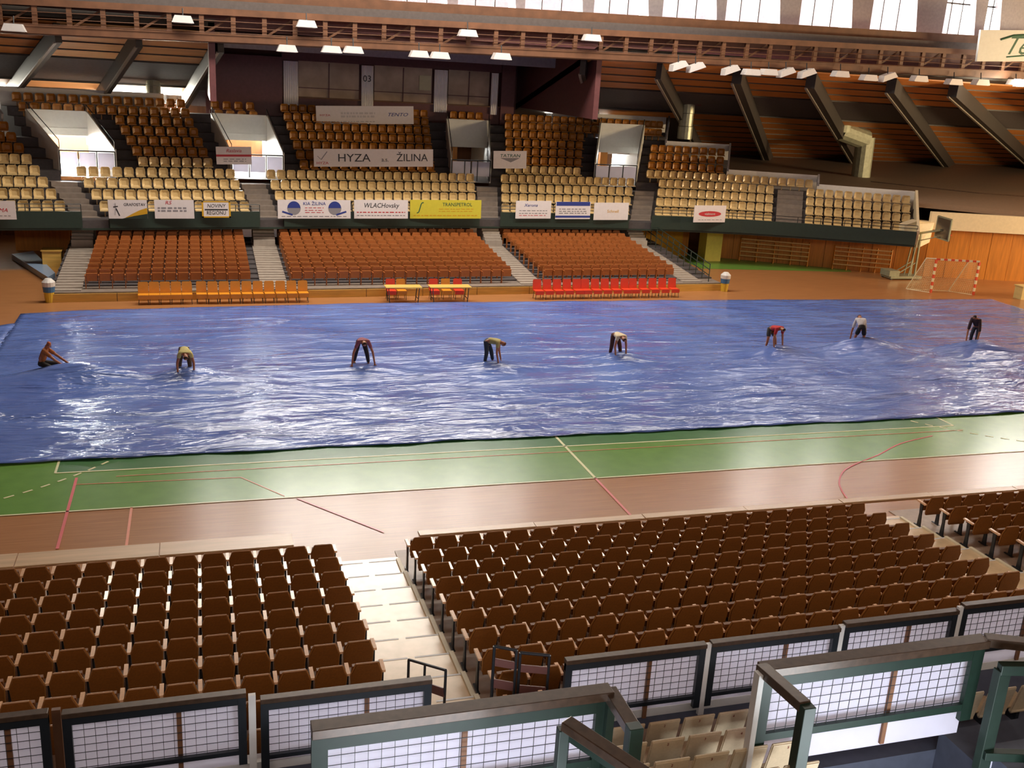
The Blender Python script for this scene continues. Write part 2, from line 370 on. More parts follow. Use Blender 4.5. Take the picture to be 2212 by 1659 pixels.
# ---------------------------------------------------------------- far upper stand
CT = [(-30, -4.0), (-19, -2.5), (-13, -1.9), (-6, -1.0), (1, -.2), (6, .2), (14, .2), (18, -.2), (22, -1.2), (26, -2.8), (31, -5.2), (34, -7)]
def ct(x): return float(np.interp(x, [a for a, _ in CT], [b for _, b in CT]))
def gx(x): return max(-.55, min(.5, .033*(x+.5)))
def gy(x): return 1.0 if x < 17 else max(.8, 1-(x-17)*.016)
def up(x0, d): return (x0+gx(x0)*d, 22.9+ct(x0)+gy(x0)*d)
us = struct('far_upper_stand')
def ustrip(mb, xa, xb, da, db, z0, z1):
    n = max(2, int((xb-xa)/1.5)+1); xs = [xa+(xb-xa)*i/(n-1) for i in range(n)]
    A = [up(x, da) for x in xs]; B = [up(x, db) for x in xs]
    vs = [(p[0], p[1], z0) for p in A]+[(p[0], p[1], z1) for p in A]+[(p[0], p[1], z1) for p in B]+[(p[0], p[1], z0) for p in B]
    fs = []
    for i in range(n-1): fs += [(i, i+1, n+i+1, n+i), (n+i, n+i+1, 2*n+i+1, 2*n+i), (2*n+i, 2*n+i+1, 3*n+i+1, 3*n+i), (i, 3*n+i, 3*n+i+1, i+1)]
    fs += [(0, n, 2*n, 3*n), (n-1, 4*n-1, 3*n-1, 2*n-1)]
    mb.add(vs, fs)
VOM = [((-16.99, -14.31), (-18.2, -15.5)), ((-8.36, -5.6), (-8.45, -5.75)), ((4.36, 6.75), (5.0, 7.6)), ((13.6, 16.4), (15.3, 18.0))]
VF = []   # in front-coordinate terms: each vomitory spans x0a..x0b of the parapet curve
for (f0, r0) in VOM:
    d = 3.0; inv = lambda X: min(np.arange(-30, 34, .05), key=lambda t: abs(t+gx(t)*d-X))
    VF.append((float(inv(f0[0])), float(inv(f0[1]))))
def kmax(x): return 10 if x < 16.6 else 7 if x < 20.6 else 4 if x < 25.9 else 3
for k in range(11):
    z1 = 2.5+.475*k; d0, d1 = .86*k-.42, .86*k+.44
    if k == 0: d0 = -1.3
    xr = {10: 16.4, 7: 20.6}.get(k, 16.4 if k > 7 else 20.6 if k > 4 else 25.9 if k == 4 else 31.2)
    rng = []; xa = -30 if k < 8 else -15.9
    if 4 <= k <= 8:
        for (a, b) in VF:
            rng.append((xa, a)); xa = b
    rng.append((xa, xr))
    mb = MB()
    for (a, b) in rng:
        if b > a: ustrip(mb, a, b, d0, d1, z1-.9 if k else 2.05, z1)
    mb.build('terrace_step', DARKSTEP, us)
# parapet
mb = MB()
def pwall(mb, xa, xb, da, db, z0, z1): ustrip(mb, xa, xb, da, db, z0, z1)
segs = [(-30, -16.4), (-15.1, -7.5), (-6.2, 5.3), (6.6, 14.9), (16.3, 23.6), (23.6, 31.2)]
for (a, b) in segs: pwall(mb, a, b, -1.45, -1.33, 2.15, 2.95)
mb.build('parapet', DKGREEN, us)
mb = MB()
for (a, b) in segs:
    n = int((b-a)/1.2)
    for i in range(n+1):
        x = a+(b-a)*i/n; p = up(x, -1.38); mb.tube((p[0], p[1], 2.9), (p[0], p[1], 3.3), .02, 5)
    for z in (3.12, 3.3): mb.path([(*up(a+(b-a)*i/6, -1.38), z) for i in range(7)], .02, 5)
mb.build('railing', BLACKM, us)
# soffit under the upper stand and back wall of the lower stand
mb = MB(); ustrip(mb, -30, 31.2, -1.35, 3.0, 2.03, 2.12); mb.build('soffit', DKGREEN, us)
# upper aisles
for j, (a, b) in enumerate([(-16.3, -15.1), (-7.45, -6.2), (5.3, 6.55), (14.9, 16.2), (23.7, 25.2)]):
    t = thing('aisle_stairs', 'dark grey upper aisle steps '+['below the brightest left tunnel', 'below the tunnel beside the small red-striped banner',
        'below the tunnel right of the long lettered banner', 'below the tunnel at the right of the orange seats', 'dividing the cream seats at the far right'][j], 'stairs')
    for k in range(-1, 3 if j < 4 else 4):
        for h in range(2):
            d = .86*k-.1+.43*h; mb = MB(); ustrip(mb, a+.02, b-.02, d, d+.43, 2.2+.475*max(k, -.5), 2.56+.475*k+.2375*h+.2); mb.build('step', CONC, t)
# vomitories
WV = mat('white_tunnel_paint', '#e2e2dc', .5, noise=.03)
for j, ((fa, fb), (ra, rb)) in enumerate(VOM):
    ra, rb = VF[j][0]+gx(VF[j][0])*6.95, VF[j][1]+gx(VF[j][1])*6.95
    t = thing('tunnel_entrance', ['white tunnel entrance in the upper stand near the left edge', 'white tunnel entrance left of the long lettered banner',
        'white tunnel entrance between the lettered banner and the green-logo banner', 'white tunnel entrance at right, before the stepped end of the stand'][j], 'tunnel')
    xm = (VF[j][0]+VF[j][1])/2; y0 = 22.9+ct(xm)+3.05; y1 = y0+3.9; zf = 4.1; zt = 7.15+.02*xm
    MB().add([(fa, y0, zf), (fb, y0, zf), (rb, y1, zf), (ra, y1, zf)], [(0, 1, 2, 3)]).build('landing', CONC, t)
    # sloping side walls whose tops follow the terrace
    for (f, r) in ((fa, ra), (fb, rb)):
        s = .07 if f == fa else -.07
        MB().add([(f, y0, zf), (f, y0, 5.55), (r, y1, zt+.35), (r, y1, zf), (f-s, y0, zf), (f-s, y0, 5.55), (r-s, y1, zt+.35), (r-s, y1, zf)],
                 [(0, 1, 2, 3), (7, 6, 5, 4), (1, 5, 6, 2), (0, 4, 5, 1), (3, 2, 6, 7)]).build('side_wall', WV, t)
        MB().path([(f, y0, 5.95), (r, y1, zt+.7)], .025, 6).tube((f, y0, 5.5), (f, y0, 5.95), .02).tube((r, y1, zt+.3), (r, y1, zt+.7), .02).build('handrail', BLACKM, t)
    MB().add([(ra, y1, 5.9), (rb, y1, 5.9), (rb, y1+.1, zt+.35), (ra, y1+.1, zt+.35), (ra, y1+.2, 5.9), (rb, y1+.2, 5.9), (rb, y1+.3, zt+.35), (ra, y1+.3, zt+.35)],
             [(0, 1, 2, 3), (4, 7, 6, 5), (3, 2, 6, 7), (0, 4, 5, 1)]).build('header_wall', WV, t)
    MB().b6(ra-.2, rb+.2, y1, y1+5.5, 6.2, 6.3).build('tunnel_ceiling', WV, t)
    for x in (ra-.1, rb+.1): MB().b6(x-.05, x+.05, y1, y1+5.5, zf, 6.3).build('tunnel_wall', WV, t)
    MB().b6(ra-.2, rb+.2, y1-.05, y1+5.5, zf-.1, zf).build('tunnel_floor', CONC, t)
    # front guard: panels on posts
    w = fb-fa
    for i in range(3 if j != 2 else 2):
        n = 3 if j != 2 else 2
        MB().b6(fa+w*i/n+.05, fa+w*(i+1)/n-.05, y0-.04, y0, 4.5, 5.35).build('guard_panel', SHEET, t)
    g = MB().b6(fa, fb, y0-.06, y0+.02, 5.4, 5.46)
    for i in range(4): g.b6(fa+w*i/3-.025, fa+w*i/3+.025, y0-.05, y0+.01, 4.2, 5.42)
    g.build('guard_rail', BLACKM, t)
    for xx in ((ra+.35, .5),): MB().b6(xx[0], xx[0]+xx[1], y1+.5, y1+.9, zf, zf+1.9).build('pillar', WALLW, t)
    area('tunnel_daylight', ((ra+rb)/2, y1+5.4, 5.3), (rb-ra-.1, 1.6), (3500, 1500, 260, 700)[j], ((ra+rb)/2, y1, 4.9), (1, 1, .95))
    area('tunnel_fill', ((ra+rb)/2, y1+.9, 6.15), (rb-ra-.3, 1.4), (900, 380, 60, 280)[j], ((fa+fb)/2, y0, 4.6), (1, 1, .97))  # fill lamp added under the closed ceiling to whiten the tunnel walls
# seats of the far upper stand
def shell(m):
    s = MB()
    back = [(-.225, .34), (.225, .34), (.24, .48), (.23, .68), (.17, .76), (-.17, .76), (-.23, .68), (-.24, .48)]
    n = len(back); f = [(x*.96, -.0, z) for x, z in back]; cpt = [(x*.5, .05, .5+(z-.5)*.5) for x, z in back]; bk = [(x, .11, z) for x, z in back]
    rim = [(x, -.02, z) for x, z in back]
    vs = rim+cpt+bk; fs = [(i, (i+1) % n, n+(i+1) % n, n+i) for i in range(n)]+[tuple(range(n, 2*n))]
    fs += [(2*n+i, 2*n+(i+1) % n, (i+1) % n, i) for i in range(n)]+[tuple(range(3*n-1, 2*n-1, -1))]
    s.add(vs, fs); s.prism([(-.23, .34), (.23, .34), (.235, .29), (-.235, .29)], .36, Matrix.Translation((0, -.16, .0)))
    s.box((0, -.05, .12), (.05, .12, .26)); return s
SH = shell(0); CS = SH.mesh('seat', CREAM); OS = SH.mesh('seat', ORANGE)
allc, allo = [], []
def rowsegs(k):
    d = .86*k
    if k <= 3:
        s = [(-29, -16.5, 'far left'), (-15.0, -7.6, 'left'), (-6.1, 5.2, 'middle'), (6.7, 14.8, 'right of middle'), (16.4, 23.5, 'right'), (25.3, 31.0, 'far right')]
        return s
    e = [(VF[i][0], VF[i][1]) for i in range(4)]
    s = [(-29 if k < 8 else e[0][0]-1.05, e[0][0]-1.0, 'far left'), (e[0][1]+1.1, e[1][0]-.8, 'left'), (e[1][1]+.9, e[2][0]-.9, 'middle'), (e[2][1]+.9, e[3][0]-.9, 'right of middle')]
    if k >= 9:
        s = [(-15.6, e[1][0]-.8, 'left'), s[2], (e[2][1]+.9, 16.1, 'right of middle')]
        s += [(a+.2, b-.2, 'second tunnel-top') for a, b in (e[1],)]+[(a+.2, b-.2, 'third tunnel-top') for a, b in (e[2],)]
    if 0: s += [(a+.2, b-.2, 'tunnel-top '+n_) for (a, b), n_ in zip(e, ('one', 'two', 'three', 'four'))]
    if k <= 7: s.append((e[3][1]+.6, kx(k), 'right'))
    s = [(a, b, c_) for a, b, c_ in s]
    return s
def kx(k): return 20.4 if k > 4 else 25.7
for k in range(11):
    d = .86*k
    for (a, b, nm) in rowsegs(k):
        if b-a < .5: continue
        step = .54/(1+.033*d) if b < 17 else .50
        n = int((b-a)/step)
        for i in range(n):
            x = a+(i+.5)*(b-a)/n; p = up(x, d)
            if p[0] < -20.5 and k < 5 or p[0] < -21: continue
            q2 = up(x+.2, d); q1 = up(x-.2, d); ang = math.atan2(q2[1]-q1[1], q2[0]-q1[0])
            (allc if k <= (4 if (nm in ('left', 'right of middle', 'right', 'far left')) else 3) else allo).append((k, nm, i, p[0], p[1], 2.5+.475*k, ang))
def place(lst, me, kind, mname, word, grp):
    # the nearest 300 stand as objects; the rest is one object
    idx = sorted(range(len(lst)), key=lambda i: (lst[i][3]-CAM[0])**2+(lst[i][4]-CAM[1])**2)
    near = set(idx[:300]); rest = MB()
    for i, (k, nm, j, x, y, z, ang) in enumerate(lst):
        if i in near:
            o = inst(me, kind, loc=(x, y, z), rz=ang)
            tag(o, f'{word} plastic seat, {od(k)} row of upper stand, {od(j)} from left in {nm} block', 'seat', grp)
        else: rest.merge(SH, Matrix.Translation((x, y, z)) @ Matrix.Rotation(ang, 4, 'Z'))
    if rest.v: tag(rest.build(kind+'s', mname), f'remaining {word} plastic seats of the upper stand', 'seats', grp, 'stuff')
place(allc, CS, 'plastic_seat', CREAM, 'cream', 'cream seats of the far upper stand')
place(allo, OS, 'shell_seat', ORANGE, 'amber-brown', 'amber-brown seats of the far upper stand')
# walls closing the top of the stand
tw = struct('trim_2')
for (xa, xb, k) in ((-15.9, -9.3, 10), (-24, -16.9, 7), (9.6, 16.3, 10), (16.5, 20.7, 7), (20.6, 26.0, 4), (25.9, 31.2, 3)):
    mb = MB(); d = .86*k+.5; z = 2.5+.475*k
    ustrip(mb, xa, xb, d, d+.12, z-1.6, z+1.02); mb.build('top_wall', WHITEP, tw)
for (x, ka, kb) in ((-16.6, 7, 10), (16.5, 7, 10), (20.65, 4, 7), (25.95, 3, 4)):
    pa, pb = up(x, .86*ka+.5), up(x, .86*kb+.5)
    MB().beam((pa[0], pa[1], 2.5+.475*ka+.9), (pb[0], pb[1], 2.5+.475*kb+.9), .12, .5).build('raking_rail', CONCR, tw)
pa, pb = up(31.25, -1.3), up(31.25, 3.2)
MB().beam((pa[0], pa[1], 2.6), (pb[0], pb[1], 4.6), .15, .95).build('raking_rail', WHITEB, tw)
MB().add([(30.2, 17.2, 2.5), (31.2, 17.0, 1.9), (32.2, 17.3, 2.2), (32.3, 17.3, 3.4), (31.0, 17.2, 3.5), (30.2, 17.3, 3.2), (30.4, 18.0, 2.5), (31.4, 17.8, 1.9), (32.4, 18.1, 2.2), (32.5, 18.1, 3.4), (31.2, 18.0, 3.5), (30.4, 18.1, 3.2)], [(0, 1, 2, 3, 4, 5), (11, 10, 9, 8, 7, 6), (5, 4, 10, 11), (4, 3, 9, 10), (0, 5, 11, 6), (0, 6, 7, 1), (1, 7, 8, 2), (2, 8, 9, 3)]).build('beam_corner', WHITEB, tw)
# ---------------------------------------------------------------- banners
def banner(px0, px1, py0, py1, Y, label, draw, col='#e4dce0', th=.04):
    if Y is None:
        Y = 20.5
        for _ in range(6):
            xm = at((px0+px1)/2, (py0+py1)/2, Y=Y).x; Y = min(up(min(31, xm-1.2), -1.45)[1], up(min(31, xm+1.2), -1.45)[1])-.12
    a = at(px0, py1, Y=Y); b = at(px1, py1, Y=Y); c_ = at(px0, py0, Y=Y); d_ = at(px1, py0, Y=Y)
    w = (b-a).length; h = ((c_-a).length+(d_-b).length)/2
    cx = (a+b+c_+d_)/4
    t = thing('advertising_banner', label, 'banner', cx)
    ang = math.atan2(b.z-a.z, b.x-a.x); t.rotation_euler = (0, -ang, 0)
    MB().b6(-w/2, w/2, -th/2, th/2, -h/2, h/2).build('board', mat('board_'+col, col, .5, noise=.03), t)
    draw(t, w, h, -th/2-.004)
    return t
K_ = mat('print_black', '#2c2c30', .5, noise=0); B_ = mat('print_blue', '#2c3c8c', .5, noise=0); R_ = mat('print_red', '#c0303c', .5, noise=0)
G_ = mat('print_green', '#1e5a42', .5, noise=0); Y_ = mat('print_yellow', '#d0a024', .5, noise=0); GY = mat('print_grey', '#8c8890', .5, noise=0)
def tx(t, s, size, x, z, m, y, sx=1, shear=0): return text(s, size, (x, y, z), m, t, sx=sx, shear=shear, depth=.003)
def bar(t, x0, x1, z0, z1, m, y, name='printed_band'): return MB().b6(x0, x1, y-.002, y+.002, z0, z1).build(name, m, t)
def lines(t, x0, x1, zs, m, y, hh=.03):
    for z in zs:
        x = x0; mb = MB(); rr = random.Random(int(z*100)+int(x0*10))
        while x < x1-.05:
            w = min(x1-x, rr.uniform(.1, .3)); mb.b6(x, x+w*.85, y-.002, y+.002, z-hh/2, z+hh/2); x += w+.04
        mb.build('small_print', m, t)
def d_hyza(t, w, h, y):
    tx(t, 'HYZA', .62, -.17*w, -.02, K_, y, 1.15); tx(t, 'a.s.', .34, .09*w, -.1, K_, y); tx(t, 'ŽILINA', .60, .32*w, 0, K_, y, 1.0)
    tx(t, 'HYZA', .2, -.43*w, -.3*h, R_, y, 1.3); MB().beam((-.47*w, y, .1*h), (-.44*w, y, -.1*h), .004, .03).beam((-.44*w, y, -.1*h), (-.39*w, y, .35*h), .004, .05).build('emblem', GY, t)
def d_top(t, w, h, y):
    tx(t, 'HYZA', .16, -.41*w, -.02, R_, y, 1.5); tx(t, 'TENTO', .3, .33*w, .02, B_, y, 1.3, .3); lines(t, -.42*w, .1*w, (-.36*h,), GY, y, .03); lines(t, -.25*w, .1*w, (.1*h, -.08*h), mat('print_faint', '#c9c3c8', .5, noise=0), y, .12)
def ball(t, x, z, y, r):
    mb = MB(); n = 14
    mb.add([(x+r*math.cos(2*PI*i/n), y, z+r*math.sin(2*PI*i/n)) for i in range(n)], [tuple(range(n))]); mb.build('round_emblem', GY, t)
    mb = MB(); mb.add([(x+r*.95*math.cos(PI*i/n), y-.003, z+.02+r*math.sin(PI*i/n)) for i in range(n+1)], [tuple(range(n+1))]); mb.build('round_emblem', B_, t)
def d_kia(t, w, h, y):
    ball(t, -.28*w, .05*h, y, .36*h); ball(t, .28*w, .05*h, y, .36*h)
    MB().beam((-.44*w, y, -.12*h), (-.3*w, y, -.3*h), .004, .09).beam((.44*w, y, -.12*h), (.3*w, y, -.3*h), .004, .09).build('swoosh', B_, t)
    tx(t, 'KIA ŽILINA', .24, 0, .3*h, B_, y); lines(t, -.13*w, .13*w, (.08*h, -.05*h, -.17*h), R_, y, .03); lines(t, -.45*w, .45*w, (-.38*h,), GY, y, .04)
def d_mid(t, w, h, y):
    tx(t, 'WLACHovsky', .36, 0, .2*h, K_, y, .9, .2); lines(t, -.45*w, .45*w, (-.16*h,), R_, y, .05); lines(t, -.45*w, .45*w, (-.33*h,), GY, y, .04)
def d_yel(t, w, h, y):
    tx(t, 'TRANSPETROL', .27, .16*w, .25*h, G_, y, .95); tx(t, '∫', .6, -.37*w, .1*h, G_, y, 1, .3); lines(t, -.1*w, .4*w, (.02*h, -.1*h), Y_, y, .04); lines(t, -.45*w, .45*w, (-.33*h,), Y_, y, .06)
def d_wave(t, w, h, y):
    tx(t, 'GRAFOSTAV', .2, .18*w, .25*h, K_, y, .9); MB().beam((-.37*w, y, .12*h), (-.25*w, y, .16*h), .004, .05).beam((-.31*w, y, .34*h), (-.3*w, y, -.05*h), .004, .05).beam((-.3*w, y, .05*h), (-.22*w, y, -.35*h), .004, .05).beam((-.31*w, y, .05*h), (-.33*w, y, -.3*h), .004, .03).build('figure_emblem', K_, t)
    MB().add([(-.12*w, y, -.5*h), (.1*w, y, -.25*h), (.3*w, y, -.05*h), (.5*w, y, .08*h), (.5*w, y, -.3*h), (.2*w, y, -.42*h)], [(0, 1, 2, 3, 4, 5)]).build('wave_band', Y_, t)
    MB().add([(-.2*w, y-.003, -.52*h), (.15*w, y-.003, -.36*h), (.5*w, y-.003, -.24*h), (.5*w, y-.003, -.52*h)], [(0, 1, 2, 3)]).build('wave_band', DKGREEN, t)
def d_red(t, w, h, y): tx(t, 'RS', .24, -.15*w, .35*h, R_, y, 1.2, .2); lines(t, -.42*w, .36*w, (.07*h, -.08*h), GY, y, .08)
def d_nitra(t, w, h, y):
    for a in (-1, 1): bar(t, a*.47*w-.03*w, a*.47*w+.03*w, -.5*h, .5*h, Y_, y)
    bar(t, -.5*w, .5*w, -.5*h, -.42*h, Y_, y); bar(t, -.5*w, .5*w, .42*h, .5*h, Y_, y); tx(t, 'NOVINY', .26, 0, .2*h, K_, y, .9, .2); tx(t, 'REGIÓNU', .27, 0, -.22*h, K_, y, .8); bar(t, -.4*w, .4*w, -.06*h, .02*h, K_, y)
def d_left(t, w, h, y): tx(t, 'PRIMA', .25, 0, 0, R_, y, 1.1, .3); lines(t, -.4*w, .4*w, (-.3*h,), GY, y, .03)
def d_strip(t, w, h, y): bar(t, -.5*w, .5*w, -.06*h, .06*h, R_, y); tx(t, 'Raslavia', .26, 0, .27*h, R_, y, 1, .3); lines(t, -.3*w, .35*w, (-.2*h, -.32*h), GY, y, .04)
def d_green(t, w, h, y): tx(t, 'TATRAN', .27, 0, .22*h, G_, y, 1.2, .1); MB().add([(-.3*w, y, .1*h), (.3*w, y, .1*h), (.02*w, y, -.15*h)], [(0, 1, 2)]).build('pennant_emblem', GY, t)
def d_jum(t, w, h, y): tx(t, 'Xerona', .24, -.08*w, .25*h, B_, y, 1.1, .3); lines(t, -.4*w, .4*w, (-.05*h, -.2*h), GY, y, .04); lines(t, -.4*w, .4*w, (-.32*h,), R_, y, .03)
def d_bars(t, w, h, y): bar(t, -.48*w, .48*w, .27*h, .5*h, B_, y); bar(t, -.5*w, .5*w, -.42*h, -.3*h, B_, y); lines(t, -.4*w, .4*w, (.08*h, -.05*h, -.16*h), GY, y, .05)
def d_sch(t, w, h, y): tx(t, 'Schnell', .24, .05*w, 0, Y_, y, 1.1)
def d_ell(t, w, h, y):
    MB().add([(.36*w*math.cos(2*PI*i/16), y, .17*h*math.sin(2*PI*i/16)) for i in range(16)], [tuple(range(16))]).build('oval_emblem', R_, t); tx(t, 'vialmont', .2, 0, 0, WHITEP, y-.004, 1); lines(t, -.35*w, .4*w, (-.35*h,), GY, y, .03)
banner(-40, 34, 434, 474, None, 'white banner with red lettering cut by the left edge', d_left)
banner(234, 318, 432, 472, None, 'white banner with orange wave and black figure emblem', d_wave)
banner(334, 419, 432, 472, None, 'white banner with two grey lines of text and small red initials', d_red)
banner(436, 498, 434, 470, None, 'small square banner with thick yellow border', d_nitra)
banner(600, 757, 432, 472, None, 'white banner with two blue round emblems', d_kia)
banner(765, 881, 432, 472, None, 'white banner with dark lettering above a red text line', d_mid)
banner(886, 1039, 432, 472, None, 'yellow advertising banner on the parapet', d_yel, '#cfc23c')
banner(1114, 1190, 434, 472, None, 'white banner with small blue italic word, just left of the blue-banded banner', d_jum)
banner(1200, 1275, 436, 473, None, 'white banner with blue bands along top and bottom', d_bars)
banner(1283, 1357, 438, 475, None, 'white banner with yellow-green lettering', d_sch)
banner(1499, 1567, 444, 480, None, 'white banner with a red oval logo among cream seats', d_ell)
banner(678, 935, 322, 360, 25.0, 'long white banner with large black lettering across the upper stand', d_hyza)
banner(683, 893, 229, 268, 30.0, 'long white banner under the commentary windows with blue word at right', d_top)
banner(467, 543, 317, 355, 24.4, 'small white banner with a red stripe beside a tunnel', d_strip)
banner(1066, 1137, 326, 364, 25.4, 'small white banner with dark green logo', d_green)
def d_scr(t, w, h, y):
    tx(t, 'Tento', 1.5, .12*w, -.03, G_, y, 1.05, .5); MB().path([(-.25*w, y, .2*h), (-.1*w, y, .33*h), (.1*w, y, .36*h)], .06, 5).path([(-.15*w, y, -.36*h), (.2*w, y, -.28*h)], .04, 5).build('flourish', G_, t)
banner(2113, 2290, 66, 132, 18.0, 'big hanging white board with green script at upper right', d_scr, '#dfe4e0', .15)
# ---------------------------------------------------------------- commentary box above the stand
cb_ = thing('commentary_box', 'dark maroon commentary box with white curtains above the upper stand', 'booth')
Y0 = 32.2
xl, xr_ = at(612, 200, Y=Y0).x, at(1108, 200, Y=Y0).x
MB().b6(xl-4.6, xr_, Y0+.3, Y0+.5, 7.0, 11.3).build('back_panel', MAROON, cb_)
MB().b6(xl-4.4, xl-.1, Y0-.6, Y0+.3, 7.2, 10.7).build('side_cabin', MAROON, cb_)
MB().b6(xl-.1, xr_, Y0-.2, Y0+.3, 10.55, 11.4).build('fascia', MAROON, cb_)
MB().b6(xl, xr_, Y0-.1, Y0+.3, 7.3, 8.35).build('counter_front', MAROON, cb_)
MB().b6(xl, xr_, Y0-.2, Y0+.3, 8.35, 8.43).build('counter_top', TRUSS, cb_)
MB().b6(xr_-.9, xr_, Y0-.4, Y0+.3, 7.3, 11.3).build('side_pier', MAROON, cb_)
for a, b in ((645, 775), (808, 932), (968, 1056)):
    x0, x1 = at(a, 200, Y=Y0).x, at(b, 200, Y=Y0).x
    f = MB().b6(x0, x1, Y0, Y0+.04, 8.4, 10.55).build('window', GLASSG, cb_)
    MB().b6(x0, x1, Y0-.06, Y0, 8.95, 9.0).b6((x0+x1)/2-.03, (x0+x1)/2+.03, Y0-.06, Y0, 8.4, 10.5).build('glazing_bar', MAROON, f)
for a, b in ((612, 628), (628, 644), (780, 794), (794, 806), (937, 952), (952, 966), (1060, 1075)):
    x0, x1 = at(a, 200, Y=Y0-.15).x, at(b, 200, Y=Y0-.15).x; n = 8; mb = MB()
    vs = []; 
    for i in range(n+1):
        x = x0+(x1-x0)*i/n; vs += [(x, Y0-.2-.05*(i % 2), 7.9), (x, Y0-.2-.05*(i % 2), 10.5)]
    mb.add(vs, [(2*i, 2*i+2, 2*i+3, 2*i+1) for i in range(n)]).build('curtain', mat('white_curtain', '#f6f2f4', .7, noise=.02), cb_)
text('03', .55, (at(793, 185, Y=Y0-.3).x, Y0-.34, 9.7), K_, cb_, name='number_sign')
x0 = at(905, 190, Y=Y0).x; MB().b6(x0, x0+.75, Y0-.08, Y0-.02, 9.2, 10.1).build('poster', mat('poster_cream', '#cdc7a0', .5, noise=.03), cb_)
MB().box((at(440, 215, Y=33).x, 33, 8.0), (1.5, .1, .9)).build('louvre_panel', CONCR, cb_)
# ---------------------------------------------------------------- roof over the stand
RS = .25
def rz_(y): return 11.6-RS*(y-20)
cl = struct('ceiling')
RIBS = [(-30, -46, 60), (-22.5, -33, 52), (-16.4, -20.1, 32.1), (-12.8, -15.9, 34.6), (-9.0, -10.7, 32.8), (-2.5, -3.2, 33), (4, 5.0, 33), (10.2, 15.7, 32.2), (14.8, 22.0, 31.6),
        (19.7, 38.8, 47.7), (24.6, 55.5, 56.2), (30.2, 71.5, 60.3), (34.8, 58, 38.9), (41, 78, 44), (48, 95, 44)]
def ribx(r, y):
    x0, x1, y1 = r; return x0+(x1-x0)*(y-20.5)/(y1-20.5)
ROWS = [20+i*1.55 for i in range(5)]+[26.3, 31.8]+[31.8+1.9*i for i in range(1, 13)]
for bi, (ra, rb) in enumerate(zip(RIBS, RIBS[1:])):
    left = ra[0] < 14
    pl = PLANK_LIT if ra[0] in (-16.4, -12.8) else PLANK
    for ya, yb in zip(ROWS, ROWS[1:]):
        if left and ya > 33.5 or yb-ya < .05: continue
        band = abs(ya-26.3) < .1
        subs = [(ya, yb)] if not band else [(ya, yb)]
        box_ = -9.5 < ra[0] < 9
        for (a, b) in subs:
            a2 = a+(.0 if band else .09); b2 = b-(0 if band else .09)
            x00, x01, x10, x11 = ribx(ra, a2), ribx(rb, a2), ribx(ra, b2), ribx(rb, b2)
            za, zb = rz_(a2)+(.05 if band else 0), rz_(b2)+(.05 if band else 0)
            if box_: za = zb = 11.62
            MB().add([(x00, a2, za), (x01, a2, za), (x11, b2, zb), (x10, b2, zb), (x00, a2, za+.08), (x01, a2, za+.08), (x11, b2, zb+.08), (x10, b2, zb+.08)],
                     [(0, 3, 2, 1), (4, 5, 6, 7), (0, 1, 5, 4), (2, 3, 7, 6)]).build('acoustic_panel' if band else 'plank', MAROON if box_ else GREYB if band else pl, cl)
for (dxa, dxb, f0) in ((-60, -9.2, None), (-9.2, 10.6, 11.75), (10.6, 100, None)):
    if f0: MB().b6(dxa, dxb, 19.6, 34.4, f0, f0+.3).b6(dxa-.3, dxa, 19.6, 34.4, 8.4, f0+.3).b6(dxb, dxb+.3, 19.6, 34.4, 8.4, f0+.3).b6(dxa, dxb, 34.1, 34.4, 7, f0).build('roof_deck', MAROON, cl); continue
    MB().add([(dxa, 19.6, rz_(19.6)+.12), (dxb, 19.6, rz_(19.6)+.12), (dxb, 66, rz_(66)+.12), (dxa, 66, rz_(66)+.12),
          (dxa, 19.6, rz_(19.6)+.5), (dxb, 19.6, rz_(19.6)+.5), (dxb, 66, rz_(66)+.5), (dxa, 66, rz_(66)+.5)],
         [(0, 3, 2, 1), (4, 5, 6, 7), (0, 1, 5, 4), (1, 2, 6, 5), (2, 3, 7, 6), (3, 0, 4, 7)]).build('roof_deck', RIBM, cl)
for ra, rb in zip(RIBS, RIBS[1:]):
    if -9.5 < ra[0] < 9: continue
    for ya in ROWS[1:6]+[31.8+1.9*i for i in range(0, 12)]:
        if ra[0] < 14 and ya > 33.4: continue
        MB().beam((ribx(ra, ya), ya, rz_(ya)-.0), (ribx(rb, ya), ya, rz_(ya)-.0), .17, .09).build('purlin', RIBM, cl)
for i, r in enumerate(RIBS):
    if -4 < r[0] < 5: continue
    yend = 33.6 if r[0] < 14 else 62
    a = Vector((ribx(r, 20), 20, rz_(20)-.45)); b = Vector((ribx(r, yend), yend, rz_(yend)-.45))
    wd_ = .30 if r[0] < 19 else .55
    o = MB().beam(a, b, wd_, .9).build('roof_rib', RIBM, cl)
    MB().beam(a-Vector((wd_/2, 0, .45)), b-Vector((wd_/2, 0, .45)), .14, .08).build('rib_edge_strip', RIBL, o)
# back wall behind the top of the stand
wb = struct('wall_back')
MB().b6(-50, 18, 34.2, 34.5, 2, 7.55).b6(-20.5, -18.5, 34.2, 34.5, 7, 9).b6(-50, -25.5, 34.2, 34.5, 2, 9).build('back_wall', BROWNW, wb)
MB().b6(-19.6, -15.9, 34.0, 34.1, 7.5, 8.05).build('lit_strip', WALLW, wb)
# daylight strip windows below the roof edge: glazed slots
win = struct('window_1')
for (xa, xb, pw) in ((-25.5, -20.6, 600), (-15.6, -10.9, 1500), (12.9, 17.6, 120)):
    MB().b6(xa, xb, 34.3, 34.32, 7.5, 8.1).build('pane', GLASS, win)
    area('strip_window_daylight', ((xa+xb)/2, 34.6, 7.9), (xb-xa, .5), pw, ((xa+xb)/2, 29, 8.6), (1, .95, .8))
MB().b6(-60, 100, 66, 66.3, -1, 12).build('outer_wall', BROWNW, wb)
